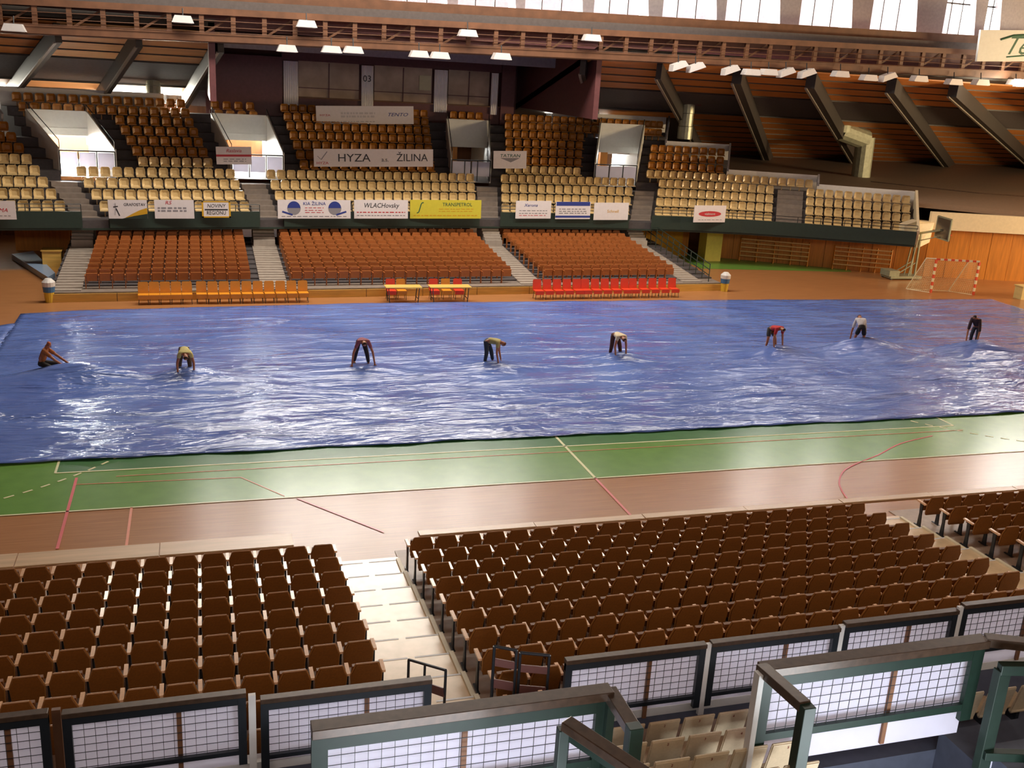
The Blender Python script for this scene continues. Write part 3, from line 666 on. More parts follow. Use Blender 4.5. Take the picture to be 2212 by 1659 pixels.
# deck between stand end and roof edge
dk = struct('concourse_deck')
MB().add([(31.5, 21, 4.0), (36.8, 16.2, 4.02), (47, 12.4, 4.0), (80, 10, 4.0), (100, 64, 5.2), (22, 64, 5.2), (22, 29, 4.4)], [(0, 1, 2, 3, 4, 5, 6)]).build('deck_slab', mat('brown_grey_deck', '#8c7664', .7, noise=.1), dk)
MB().path([(33, 25, 5.0), (38, 20.5, 4.9), (46, 17, 4.9), (58, 13, 4.9)], .03).build('handrail', BRONZ, dk)
# ---------------------------------------------------------------- ring truss and clerestory
tr = struct('trim_3')
def tz(x, z): return z+.018*x
def hbeam(y0, y1, z0, z1, m, name, xa=-34, xb=70, step=26):
    x = xa
    while x < xb:
        x1 = min(xb, x+step)
        MB().add([(x, y0, tz(x, z0)), (x1, y0, tz(x1, z0)), (x1, y0, tz(x1, z1)), (x, y0, tz(x, z1)), (x, y1, tz(x, z0)), (x1, y1, tz(x1, z0)), (x1, y1, tz(x1, z1)), (x, y1, tz(x, z1))],
                 [(0, 1, 2, 3), (4, 7, 6, 5), (3, 2, 6, 7), (0, 4, 5, 1), (0, 3, 7, 4), (1, 5, 6, 2)]).build(name, m, tr); x = x1
hbeam(18.9, 19.15, 11.35, 11.72, TRUSS, 'bottom_chord')
hbeam(18.95, 20.6, 11.30, 11.36, TRUSS, 'catwalk_board')
hbeam(18.85, 19.15, 12.55, 12.85, TRUSS, 'top_chord')
hbeam(19.6, 19.9, 12.85, 13.25, GREYB, 'grey_band')
hbeam(20.0, 20.3, 13.1, 13.72, TRUSS, 'sill_board')
hbeam(20.45, 20.6, 11.4, 13.2, MAROON, 'backing_board')
for i in range(70):
    x = -33+i*1.45; MB().b6(x-.11, x+.11, 18.92, 19.1, tz(x, 11.6), tz(x, 12.6)).build('truss_post', TRUSS, tr)
for i in range(35):
    x = -33+i*2.9; MB().beam((x+.1, 19.3, tz(x, 11.7)), (x+1.4, 19.3, tz(x, 12.55)), .08, .10).build('truss_brace', TRUSS, tr)
for z in (11.75, 12.0, 12.28):
    MB().path([(-33, 18.8, tz(-33, z)), (70, 18.8, tz(70, z))], .018, 5).build('guard_wire', TRUSS, tr)
# clerestory windows: panes, frames, ribbed concrete piers
cw = struct('window_2')
YW = 22.0
edges = [(-400, -350), (-240, -190), (-95, -45), (55, 100), (225, 262), (376, 412), (528, 560), (677, 690), (818, 836), (965, 984), (1112, 1128), (1256, 1276), (1398, 1424), (1545, 1560), (1682, 1720), (1838, 1874), (1978, 2032), (2105, 2120), (2160, 2290)]
for i, (a, b) in enumerate(edges):
    xa, xb = at(a, 20, Y=YW).x, at(b, 20, Y=YW).x
    zb = 13.6+.018*xa; slant = .5 if i > 8 else .2
    MB().add([(xa, YW-.5, zb-.5), (xb, YW-.5, zb-.5), (xb, YW-.5, 21), (xa-slant*2, YW-.5, 21), (xa, YW+.9, zb-.5), (xb, YW+.9, zb-.5), (xb, YW+.9, 21), (xa-slant*2, YW+.9, 21)],
             [(0, 1, 2, 3), (4, 7, 6, 5), (0, 3, 7, 4), (1, 5, 6, 2), (0, 4, 5, 1)]).build('pier', CONCR, cw)
    if i+1 < len(edges):
        xc = at(edges[i+1][0], 20, Y=YW).x; w = xc-xb
        MB().b6(xb, xc, YW+.1, YW+.11, zb-.2, 19).build('pane', GLASS, cw)
        f = MB()
        for t in (.33, .66): f.b6(xb+w*t-.03, xb+w*t+.03, YW+.05, YW+.15, zb-.2, 19)
        f.b6(xb, xc, YW+.05, YW+.15, 16.2, 16.28); f.build('mullion', RIBM, cw)
ADDED_BLIND = mat('added_grey_blind', '#77747c', .9, noise=.08)  # blinds added to cut window light and shape reflections on tarpaulin and floor
for (pa, pb, zl) in ((-400, 385, 13.4), (460, 530, 13.4), (1190, 1290, 15.6), (1290, 1400, 15.6), (1420, 1545, 15.5), (1555, 1700, 15.7)):
    xa, xb = at(pa, 20, Y=YW).x, at(pb, 20, Y=YW).x
    MB().b6(xa, xb, YW+1.0, YW+1.04, zl, 19).build('added_blind', ADDED_BLIND, cw)
hbeam(YW-.3, YW+.6, 13.0, 13.75, TRUSS, 'window_sill')
MB().b6(-45, 70, 20.4, 22.8, 19.0, 19.3).build('window_head', CONCR, cw)
# ---------------------------------------------------------------- main roof and shell walls that close the hall
MB().b6(-48, 84, -40, 26.8, 19.2, 19.6).build('main_roof', BROWNW, cl)
MB().b6(-48, 84, 26.4, 26.8, 11.0, 19.4).build('outer_clerestory_wall', CONCR, wb)
wn = struct('wall_near'); MB().b6(-48, 84, -40.3, -40, -1, 19.6).build('near_wall', BROWNW, wn)
wl = struct('wall_left'); MB().b6(-48.3, -48, -40, 66, -1, 19.6).build('left_wall', BROWNW, wl)
wr_ = struct('wall_right'); MB().b6(84, 84.3, -40, 66, -1, 19.6).build('right_wall', BROWNW, wr_)
# panelled walls under the stands
wend = struct('wall_end')
for i, (p0, p1) in enumerate([((17.8, 24.6), (19.8, 24.6)), ((21.2, 24.2), (31.0, 18.7)), ((31.0, 18.7), (32.6, 17.9)), ((32.6, 17.9), (60, 10))]):
    L = math.hypot(p1[0]-p0[0], p1[1]-p0[1]); n = max(1, int(L/1.25)); hgt = 2.1 if i < 2 else 3.0
    for j in range(n):
        a = (p0[0]+(p1[0]-p0[0])*j/n, p0[1]+(p1[1]-p0[1])*j/n); b = (p0[0]+(p1[0]-p0[0])*(j+.985)/n, p0[1]+(p1[1]-p0[1])*(j+.985)/n)
        MB().beam((*a, hgt/2), (*b, hgt/2), .06+.02*(j % 2), hgt).build('panel', WALLW, wend)
MB().beam((32.2, 17.6, 3.5), (60, 9.6, 3.5), .3, 1.05).build('white_beam', WHITEB, wend)
MB().b6(20.0, 21.1, 22.6, 23.6, 0, 2.1).build('pillar', mat('pale_yellow_paint', '#d8cc62', .5, noise=.05), wend)
MB().b6(16.2, 19.2, 24.3, 24.5, 0, 2.1).build('panel', mat('yellow_paint', '#cf9c1e', .5, noise=.08), wend)
text('EXIT', .01, (0, 0, -5), G_, wend) if 0 else None
MB().box((18.9, 21.6, 2.35), (.55, .06, .22)).build('green_sign', mat('green_sign', '#3f8a5c', .4, noise=.05), wend)
wco = struct('wall_corridor')
for i in range(10):
    x = -34+i*1.85; MB().b6(x, x+1.82, 30+.02*(i % 2), 30.1, 0, 2.3).build('panel', BROWNW if i < 8 else WALLW, wco)
MB().b6(-19.6, -16.9, 25.0, 25.1, 0, 2.1).build('panel', WALLW, wco)
tag(MB().b6(-17.6, -16.75, 19.5, 20.3, 0, .95).b6(-17.65, -16.7, 19.45, 20.35, .95, 1.0).build('low_cabinet', FASC), 'low yellow-brown wooden cabinet beside the left end of the far stand', 'cabinet')
mb = MB(); mb.add([(-19.4, 22.3, .02), (-17.0, 16.4, .02), (-16.8, 17.4, .02), (-18.5, 23.2, .02), (-19.4, 22.3, .3), (-17.0, 16.4, .3), (-16.8, 17.4, .3), (-18.5, 23.2, .3)],
                  [(4, 5, 6, 7), (0, 1, 5, 4), (1, 2, 6, 5), (2, 3, 7, 6), (3, 0, 4, 7)])
tag(mb.build('pale_blue_slab', mat('slab_pale_blue', '#8fa6c4', .3, noise=.05)), 'long pale blue slab on the floor left of the far stairs', 'mat')  # pale blue strip on the floor, built as a low raised block
tag(MB().b6(34.0, 40, 11.2, 11.8, 0, .7).b6(33.95, 40.05, 11.15, 11.85, .7, .76).build('low_counter', mat('cream_counter', '#dcc584', .5, noise=.05)), 'low cream counter at the right edge beyond the goal', 'counter')
# wall bars
for nm, (p0, p1) in (('left of the two', ((22.6, 22.9), (26.3, 20.9))), ('right of the two', ((27.6, 20.1), (30.6, 18.5)))):
    t = thing('wall_bars', 'pale horizontal wall bars on the orange panelling, '+nm, 'wall bars')
    p0, p1 = Vector((*p0, 0)), Vector((*p1, 0))
    for z in (.35, .62, .89, 1.16, 1.4): MB().beam(p0+Vector((0, 0, z)), p1+Vector((0, 0, z)), .06, .07).build('bar', mat('pale_beech', '#d2ac74', .5, noise=.08), t)
    for k in range(5): q_ = p0.lerp(p1, k/4); MB().beam(q_+Vector((.03, .08, 0)), q_+Vector((.03, .08, 1.5)), .06, .1).build('upright', WALLW, t)
# side railing at the right end of the lower far stand
t = thing('stair_railing', 'dark green lattice railing down the right end of the far lower stand', 'railing')
mb = MB(); pr = []
for k in range(12):
    x = 16.0; y = fy(x, .1+.78*k); z = .42+.10*k; pr.append((x, y, z)); MB().tube((x, y, z-.3), (x, y, z+.95), .025, 6).build('post', DKGREEN, t)
for h in (.35, .65, .95): MB().path([(a, b, c+h) for a, b, c in pr], .025, 6).build('rail', DKGREEN, t)
# ---------------------------------------------------------------- ducts under the roof
def duct(px, py0, py1, Y, r, label, hood=True, bend=None):
    a, b = at(px[0], py0, Y=Y), at(px[1], py1, Y=Y)
    t = thing('ventilation_duct', label, 'duct', (b.x, b.y, b.z)); o = Vector((b.x, b.y, b.z))
    top = Vector((b.x, Y, a.z))-o
    n = 3; 
    for i in range(n):
        p, q_ = top*i/n, top*(i+1)/n; MB().tube(p, q_-Vector((0, 0, .03)), r*(1-.06*(i % 2)), 14).build('duct_section', GALV, t, smooth=False)
    if hood: MB().tube(top+Vector((-r*.3, 0, .1)), top+Vector((r*1.7, -.3, .05)), r*.95, 14, r*.8).build('fan_inlet', MAROON, t); MB().tube(top-Vector((r*.9, 0, 0)), top+Vector((.1, 0, .25)), r*1.1, 12).build('fan_housing', GALV, t)
    return t
duct((340, 332), 125, 212, 31.0, .42, 'beige ventilation duct with round fan in front of brightly lit roof boards')
duct((1185, 1185), 160, 232, 31.0, .38, 'slim grey ventilation duct with dark fan right of the commentary box')
duct((1475, 1478), 215, 300, 30.0, .5, 'mottled grey ventilation duct rising from the stepped wall')
t = duct((1815, 1815), 190, 285, 34.0, .8, 'large cranked grey ventilation duct at the right of the roof')
MB().tube((0, 0, .1), (2.3, 0, -.5), .75, 14).build('duct_bend', GALV, t); MB().tube((2.3, 0, -.3), (2.4, 0, -3.6), .7, 14).build('duct_section', GALV, t)
# ---------------------------------------------------------------- lamps under the truss
LP = [(620, 105, 0), (716, 107, 0), (763, 108, 0), (905, 117, 0), (950, 120, 0), (1083, 122, 0), (1465, 142, 1), (1502, 145, 1), (1577, 151, 1), (1622, 156, 0), (1660, 156, 0), (1697, 156, 1), (1742, 158, 1),
      (1815, 160, 0), (1876, 168, 0), (1917, 166, 1), (1985, 170, 0), (2060, 177, 0), (2118, 178, 0), (662, 52, 0), (1010, 72, 0), (1278, 82, 0), (395, 42, 0), (30, 60, 0), (2194, 178, 2)]
LGL = bpy.data.materials.new('lit_lamp_glass'); LGL.use_nodes = True
LGL.node_tree.nodes['Principled BSDF'].inputs['Emission Color'].default_value = (1, .97, .85, 1); LGL.node_tree.nodes['Principled BSDF'].inputs['Emission Strength'].default_value = 14
for i, (px, py, kd) in enumerate(LP):
    p = at(px, py, Y=18.6)
    lb = ['white floodlight hanging %s along the roof truss, counted from the left', 'white floodlight with bright tilted glass, %s along the roof truss from the left', 'lit floodlight glowing at the right end of the truss'][kd]
    order = sorted(LP, key=lambda q_: q_[0]).index((px, py, kd))
    t = thing('floodlight', lb % od(order) if '%s' in lb else lb, 'lamp', p, group='floodlights under the roof truss' if kd < 2 else None)
    til = -.35 if kd == 1 else 0
    R3 = Matrix.Rotation(til, 3, 'Y')
    MB().prism([(-.5, -.15), (.5, -.15), (.36, .17), (-.36, .17)], .55, R3).build('housing', LAMPW, t)
    if kd == 2: MB().box((0, -.27, -.02), (.75, .04, .42)).build('glass', LGL, t)
    else: MB().box((0, 0, -.16), (.86, .46, .02), M=R3).build('glass', WHITEP, t)
    MB().tube((0, 0, .1), (0, .1, .55 if py > 60 and kd != 2 else .5), .03, 6).build('bracket', BLACKM, t)
l = bpy.data.lights.new('floodlight_glow', 'POINT'); l.energy = 300; l.color = (1, .9, .7); l.shadow_soft_size = .2
o = bpy.data.objects.new('floodlight_glow', l); C.objects.link(o); o.location = at(2194, 182, Y=18.1)
# ---------------------------------------------------------------- court-side furniture
def side_chair(x, y, rz, m, label, grp):
    t = thing('side_chair', label, 'chair', (x, y, 0), rz, grp)
    s = MB().prism([(-.22, .42), (.22, .42), (.215, .88), (.18, .93), (-.18, .93), (-.215, .88)], .04, Matrix.Translation((0, .2, 0)) @ Matrix.Rotation(-.12, 4, 'X'))
    s.build('backrest', m, t); MB().prism([(-.22, .38), (.22, .38), (.22, .44), (-.22, .44)], .42).box((0, -.20, .34), (.44, .03, .18)).build('seat', m, t)
    for a in (-1, 1):
        for b in (-1, 1): MB().tube((a*.17, b*.17, .41), (a*.2, b*.2, 0), .014, 6).build('leg', BLACKM, t)
    return t
YC = mat('yellow_plastic_chair', '#e0952a', .35, noise=.04); RC = mat('orange_red_plastic_chair', '#e4482a', .35, noise=.04)
for i in range(15):
    px = (311+i*23.5) if i < 5 else (436+(i-5)*24.4); p = at(px, 655 if i < 5 else 652, Z=0)
    side_chair(p.x, 12.0+.05*(p.x < -10)+.02*i-.1, .03, YC, f'yellow plastic chair beside the blue tarpaulin, {od(i)} from the left', 'yellow chairs in front of the far stand')
for i in range(15):
    px = 1161+(i//5)*106.5+(i % 5)*22.0; p = at(px, 645, Z=0)
    side_chair(p.x, 12.35+.02*i, .03, RC, f'orange-red plastic chair beside the blue tarpaulin, {od(i)} from the left', 'red chairs in front of the far stand')
TT = mat('yellow_beech_table_top', '#ecc46a', .3, noise=.05)
for nm, pa, pb in (('left', 833, 910), ('right', 929, 1017)):
    a, b = at(pa, 655, Z=0), at(pb, 654, Z=0); cx = (a.x+b.x)/2; w = b.x-a.x
    t = thing('scorer_table', f'folding table with pale yellow top before the far stand, {nm} one of two', 'table', (cx, 11.95, 0))
    MB().b6(-w/2, w/2, -.35, .35, .72, .76).build('table_top', TT, t)
    for sx in (-1, 1):
        for sy in (-1, 1): MB().tube((sx*(w/2-.12), sy*.28, .72), (sx*(w/2-.18), sy*.3, 0), .022, 6).build('leg', BLACKM, t)
        MB().tube((sx*(w/2-.16), -.28, .2), (sx*(w/2-.16), .28, .2), .018, 6).build('stretcher', BLACKM, t)
    offs = (-.45, .05) if nm == 'left' else (-.6, 0, .6)
    for j, ox in enumerate(offs):
        mm, cn = ((RC, 'red'), (YC, 'yellow'), (RC, 'red'))[j]
        side_chair(cx+ox, 12.55, .0, mm, f'{cn} chair tucked behind the {nm} table, {od(j)} from left', 'chairs behind the two tables')
for nm, p in (('left', at(109, 650, Z=0)), ('right', at(1560, 627, Z=.0))):
    t = thing('striped_bin', f'tall bin with white, blue and yellow bands at {nm} end of far stand', 'bin', (p.x, p.y-.2, 0), scale=1.05)
    MB().tube((0, 0, 0), (0, 0, .42), .17, 14, .21).build('yellow_band', mat('bin_yellow', '#d8b43c', .4, noise=.05), t)
    MB().tube((0, 0, .42), (0, 0, .66), .22, 14, .24).build('blue_band', mat('bin_blue', '#3c6c9c', .4, noise=.05), t)
    MB().tube((0, 0, .66), (0, 0, .84), .25, 14, .26).tube((0, 0, .84), (0, 0, .98), .26, 14, .12).build('white_lid', WHITEP, t)
# handball goal
GR = mat('goal_red', '#e05030', .4, noise=.03); GW = mat('goal_white', '#ecdcb4', .4, noise=.03)
pa, pb = Vector((29.5, 13.2, 0)), Vector((31.85, 12.5, 0)); ax = (pb-pa).normalized(); bk = Vector((-.75, .9, 0)).normalized()
t = thing('handball_goal', 'red and white striped handball goal with net beyond the tarpaulin', 'goal', pa)
for base in (Vector((0, 0, 0)), pb-pa):
    for i in range(9):
        MB().beam(base+Vector((0, 0, .21*i)), base+Vector((0, 0, .21*(i+1)-.004)), .10, .10, up=(1, 0, 0)).build('post_band', GR if i % 2 == 0 else GW, t)
L = (pb-pa).length
for i in range(12):
    MB().beam(ax*(L*i/12)+Vector((0, 0, 1.92)), ax*(L*(i+.98)/12)+Vector((0, 0, 1.92)), .10, .10).build('crossbar_band', GR if i % 2 == 0 else GW, t)
net = MB(); fr = MB()
for base in (Vector((0, 0, 0)), pb-pa):
    fr.path([base, base+bk*1.35, base+bk*.55+Vector((0, 0, 1.9)), base+Vector((0, 0, 1.95))], .03, 6)
fr.path([bk*1.35, pb-pa+bk*1.35], .03, 6).path([bk*.55+Vector((0, 0, 1.9)), pb-pa+bk*.55+Vector((0, 0, 1.9))], .03, 6); fr.build('frame_tube', GW, t)
def net_patch(a, b, c_, d_, nu, nv):
    for i in range(nu+1): net.tube(a.lerp(b, i/nu), d_.lerp(c_, i/nu), .006, 3)
    for j in range(nv+1): net.tube(a.lerp(d_, j/nv), b.lerp(c_, j/nv), .006, 3)
e = pb-pa; up_ = bk*.55+Vector((0, 0, 1.9)); dn = bk*1.35
net_patch(dn, e+dn, e+up_, up_, 22, 18)
net_patch(Vector((0, 0, 0)), dn, up_, Vector((0, 0, 1.9)), 12, 18); net_patch(e, e+dn, e+up_, e+Vector((0, 0, 1.9)), 12, 18)
net.build('net', GW, t, kind='stuff')
# portable basketball stand
b0 = Vector((31.0, 17.2, 0)); t = thing('basketball_stand', 'portable basketball stand with dark backboard beside the handball goal', 'basketball hoop', b0)
gr = mat('grey_green_steel', '#9a9c84', .4, metal=.3, noise=.1)
MB().b6(-1.6, .6, -.5, .5, .08, .22).b6(-1.7, -1.0, -.45, .45, .2, .55).build('wheeled_base', gr, t)
for y in (-.4, .4):
    for x in (-1.5, .4): MB().tube((x, y-.05, .08), (x, y+.05, .08), .08, 10).build('wheel', BLACKM, t)
for dy in (-.2, .2): MB().beam((.3, dy, .2), (.25, dy, 2.75), .09, .09).beam((-.15, dy, .2), (.1, dy, 2.6), .06, .06).beam((-1.0, dy, .3), (.2, dy, 1.0), .05, .05).build('mast', gr, t)
tip = at(2033, 497, Y=15.2)-b0
MB().beam((.2, 0, 2.75), tip, .12, .12).beam((.3, 0, 2.3), tip*.9+Vector((0, 0, -.1)), .05, .05).build('arm', gr, t)
bbn = Matrix.Translation(tip+Vector((.05, -.1, .1))) @ Matrix.Rotation(math.radians(78), 4, 'Z')
bo = MB().prism([(-.8, -.6), (.8, -.6), (.8, .62), (-.8, .62)], .05, bbn).build('backboard', mat('dark_acrylic', '#4a4038', .2, noise=.05), t)
fr = MB()
for a, b in (((-.8, -.6), (.8, -.6)), ((.8, -.6), (.8, .62)), ((.8, .62), (-.8, .62)), ((-.8, .62), (-.8, -.6))): fr.beam(bbn @ Vector((a[0], 0, a[1])), bbn @ Vector((b[0], 0, b[1])), .08, .08)
fr.build('frame', gr, bo)
rg = MB(); cc = bbn @ Vector((0, -.35, -.35))
rg.path([cc+Vector((.22*math.cos(2*PI*i/14), .22*math.sin(2*PI*i/14), 0)) for i in range(15)], .015, 5); rg.build('hoop', RC, t)
# ---------------------------------------------------------------- people
SKIN = mat('skin', '#a8694a', .5, noise=.05); HAIR = mat('brown_hair', '#3a2618', .7, noise=.1)
def skinned(name, pts, edges_, rad, m, parent, lvl=2):
    me = bpy.data.meshes.new(name); me.from_pydata([tuple(p) for p in pts], edges_, []); me.materials.append(m)
    o = bpy.data.objects.new(name, me); C.objects.link(o)
    if parent is not None: o.parent = parent
    s = o.modifiers.new('skin', 'SKIN'); s.use_smooth_shade = True
    for i, r in enumerate(rad): me.skin_vertices[0].data[i].radius = (r, r) if not isinstance(r, tuple) else r
    me.skin_vertices[0].data[0].use_root = True
    sd = o.modifiers.new('sub', 'SUBSURF'); sd.levels = lvl; sd.render_levels = lvl; return o
def person(loc, face, label, lean=1.35, spread=.14, crouch=0, shirt='#888888', trou='#222', hands=None, sleeves=.4, shorts=False, hair='#3a2618', stagger=.12):
    """face: heading (radians, 0 = facing +x). Bent at the hips; hands reach to the sheet."""
    t = thing('person', label, 'person', loc, face)
    hip_z = .90-crouch*.55; hipx = -.12-crouch*.12
    H = Vector((hipx, 0, hip_z)); tor = Vector((math.sin(lean), 0, math.cos(lean)))
    W = H+tor*.18; CH = H+tor*.40; NK = H+tor*.52; hd = Vector((math.sin(lean+.35), 0, math.cos(lean+.35)))
    HDb = NK+hd*.09; HDt = NK+hd*.25
    pts = [H, W, CH, NK, HDb, HDt]; ed = [(0, 1), (1, 2), (2, 3), (3, 4), (4, 5)]; rad = [(.15, .12), (.135, .11), (.16, .115), .06, .085, .085]
    sh_, el_, wr_l = [], [], []
    for s in (-1, 1):
        S = CH+Vector((0, s*.18, 0))+tor*.06
        hnd = Vector(hands[0 if s < 0 else 1]) if hands else Vector((S.x+.08, s*(spread+.12), .10))
        E_ = (S+hnd)/2+Vector((-.05, s*.05, .02)); d_ = (hnd-E_).normalized()
        Wp = hnd-d_*.02
        b = len(pts); pts += [S, E_, Wp]; ed += [(2, b), (b, b+1), (b+1, b+2)]; rad += [.062, .045, .03]
        sh_.append(S); el_.append(E_); wr_l.append((Wp, d_, s))
    legs = []
    for s in (-1, 1):
        hp = H+Vector((0, s*.09, -.04)); ft = Vector((s*stagger, s*(.12+spread*.4), .06))
        kn = (hp+ft)/2+Vector((.05+crouch*.32, s*.02+crouch*s*.1, crouch*.04))
        b = len(pts); pts += [hp, kn, ft, ft+Vector((.15, 0, -.025))]; ed += [(0, b), (b, b+1), (b+1, b+2), (b+2, b+3)]; rad += [.088, .062, .042, .035]
        legs.append((hp, kn, ft))
    skinned('body', pts, ed, rad, SKIN, t)
    hm = MB()
    for (Wp, d_, s) in wr_l:  # palm and five bent fingers, rooted inside the palm
        side = Vector((0, 1, 0)) if abs(d_.y) < .9 else Vector((1, 0, 0)); side = (side-d_*side.dot(d_)).normalized(); nrm = d_.cross(side)
        palm_end = Wp+d_*.085; hm.beam(Wp-d_*.01, palm_end, .075, .028, up=nrm)
        for f in range(4):
            r0 = palm_end-d_*.01+side*(.027-.018*f); ln = (.036, .042, .039, .03)[f]
            k1 = r0+d_*ln; k2 = k1+(d_*.7+nrm*.6)*ln*.6; hm.tube(r0, k1, .009, 6, .008); hm.tube(k1, k2, .008, 6, .006)
        tr0 = Wp+d_*.03+side*.03*s; hm.tube(tr0, tr0+(d_*.5+side*s*.8)*.05, .010, 6, .008).tube(tr0+(d_*.5+side*s*.8)*.05, tr0+(d_*1.2+side*s*.7)*.065, .008, 6, .006)
    hm.build('hands', SKIN, t, smooth=True)
    sm_ = mat('shirt_'+shirt, shirt, .8, noise=.1, scale=12); tm = mat('trousers_'+trou, trou, .8, noise=.1, scale=12)
    sp = [H+tor*.02, W, CH, CH+tor*.09]; se = [(0, 1), (1, 2), (2, 3)]; sr = [(.17, .13), (.155, .128), (.18, .135), .09]
    for i in range(2):
        b = len(sp); sp += [sh_[i], sh_[i].lerp(el_[i], sleeves*1.6)]; se += [(2, b), (b, b+1)]; sr += [.082, .066]
    skinned('shirt', sp, se, sr, sm_, t)
    tp = [H, H+tor*.05]; te = [(0, 1)]; trr = [(.165, .135), (.155, .125)]
    for (hp, kn, ft) in legs:
        b = len(tp); tp += [hp, kn] if not shorts else [hp, hp.lerp(kn, .85)]; te += [(0, b), (b, b+1)]; trr += [.108, .085 if not shorts else .105]
        if not shorts: tp.append(ft+Vector((0, 0, .03))); te.append((b+1, b+2)); trr.append(.062)
    skinned('trousers' if not shorts else 'shorts', tp, te, trr, tm, t)
    hx = mat('hair_'+hair, hair, .8, noise=.1)
    skinned('hair', [HDb.lerp(HDt, .35)-Vector((.02, 0, -.02)), HDt+hd*.012-Vector((.015, 0, -.012))], [(0, 1)], [.088, .086], hx, t, 2)
    fm = MB(); fn = Vector((hd.z, 0, -hd.x))  # face looks to the front-down side of the head
    eye = HDb.lerp(HDt, .5)+fn*.082
    for s in (-1, 1):
        fm.box(eye+Vector((0, s*.032, 0)), (.012, .02, .012)); fm.box(HDb.lerp(HDt, .45)+Vector((0, s*.088, 0)), (.03, .015, .045))
    fm.tube(eye-hd*.01, eye-hd*.05+fn*.022, .008, 6, .013); fm.box(eye-hd*.085-fn*.004, (.012, .04, .01)); fm.build('face_features', mat('face_detail', '#6e3c2c', .6, noise=.05), t)
    sm2 = MB()
    for (hp, kn, ft) in legs: sm2.box(ft+Vector((.06, 0, -.022)), (.26, .095, .075))
    sm2.build('shoes', mat('dark_shoes', '#2a2624', .6, noise=.1), t, bevel=.02)
    return t
D = math.radians
P = PEOPLE_XY
person((P[0][0]-.1, 1.62, .05), D(-8), 'person squatting in an orange-brown top, arms stretched right to the sheet', lean=.35, crouch=1.0, shirt='#9c5a2c', trou='#2a2626', hands=[(.72, -.14, .12), (.78, .10, .14)], hair='#a8532c')
person((P[1][0], .95, .05), D(-85), 'person bending down in a pale yellow top, head low and arms hanging', lean=1.75, shirt='#c4b878', trou='#5a4a3c', sleeves=.3, hair='#2a1c14')
person((P[2][0], 1.55, .05), D(-88), 'person in a pink-purple top and dark trousers bending, arms spread wide', lean=1.45, spread=.30, shirt='#8a4a58', trou='#241e26', stagger=.14)
person((P[3][0], 1.25, .05), D(-25), 'person bending to the right in an olive-yellow shirt and dark jeans', lean=1.62, spread=.16, shirt='#a89c64', trou='#2c3440', sleeves=.35, hair='#6e3c24')
person((P[4][0], 1.75, .05), D(-80), 'person bending in a white top with reddish bare arms', lean=1.6, spread=.12, shirt='#d8c8a8', trou='#4a2a24', sleeves=.25)
person((P[5][0], 2.25, .05), D(-72), 'person bending in a red shirt, dark hair, pale legs', lean=1.4, spread=.14, shirt='#b02428', trou='#3a3634', shorts=True, sleeves=.4, hair='#1e1a18')
person((P[6][0]+.12, 2.25, .06), D(70), 'person seen from behind in a white shirt and black shorts', lean=1.0, spread=.18, shirt='#c2bcc0', trou='#1e1a1c', shorts=True, sleeves=.5, hair='#4a2e20')
person((P[7][0]+.2, 1.95, .06), D(-150), 'person in all dark clothes leaning left at the right end', lean=.75, spread=.1, shirt='#3c2424', trou='#26283a', sleeves=.6, hair='#2a1a14')
# ---------------------------------------------------------------- near lower stand
def ny(k): return -14.4-.83*k
def nz(k): return .04+.115*k
ns = struct('near_lower_stand')
AN = [(-7.65, -6.22), (5.72, 7.05)]
for k in range(10):
    z = nz(k); y1 = ny(k)+.55 if k else ny(0)+1.0; y0 = ny(k)-.29
    for (a, b) in ((-24, AN[0][0]), (AN[0][1], AN[1][0]), (AN[1][1], 30)):
        MB().b6(a, b, y0, y1, -.1, z-.02).build('terrace_step', mat('near_terrace', '#a58b76', .45, noise=.12), ns)
for j, (a, b) in enumerate(AN):
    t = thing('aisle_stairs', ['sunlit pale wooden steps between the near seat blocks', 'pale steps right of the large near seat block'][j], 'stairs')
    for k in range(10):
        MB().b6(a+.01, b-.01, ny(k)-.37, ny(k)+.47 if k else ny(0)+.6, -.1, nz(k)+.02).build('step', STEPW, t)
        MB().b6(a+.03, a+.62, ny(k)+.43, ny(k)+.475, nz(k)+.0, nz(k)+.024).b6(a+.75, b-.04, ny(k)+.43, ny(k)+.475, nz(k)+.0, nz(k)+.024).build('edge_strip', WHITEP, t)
        MB().b6(b-.07, b+.01, ny(k)-.37, ny(k)+.47, nz(k)-.05, nz(k)+.06).build('stringer', WHITEB, t)
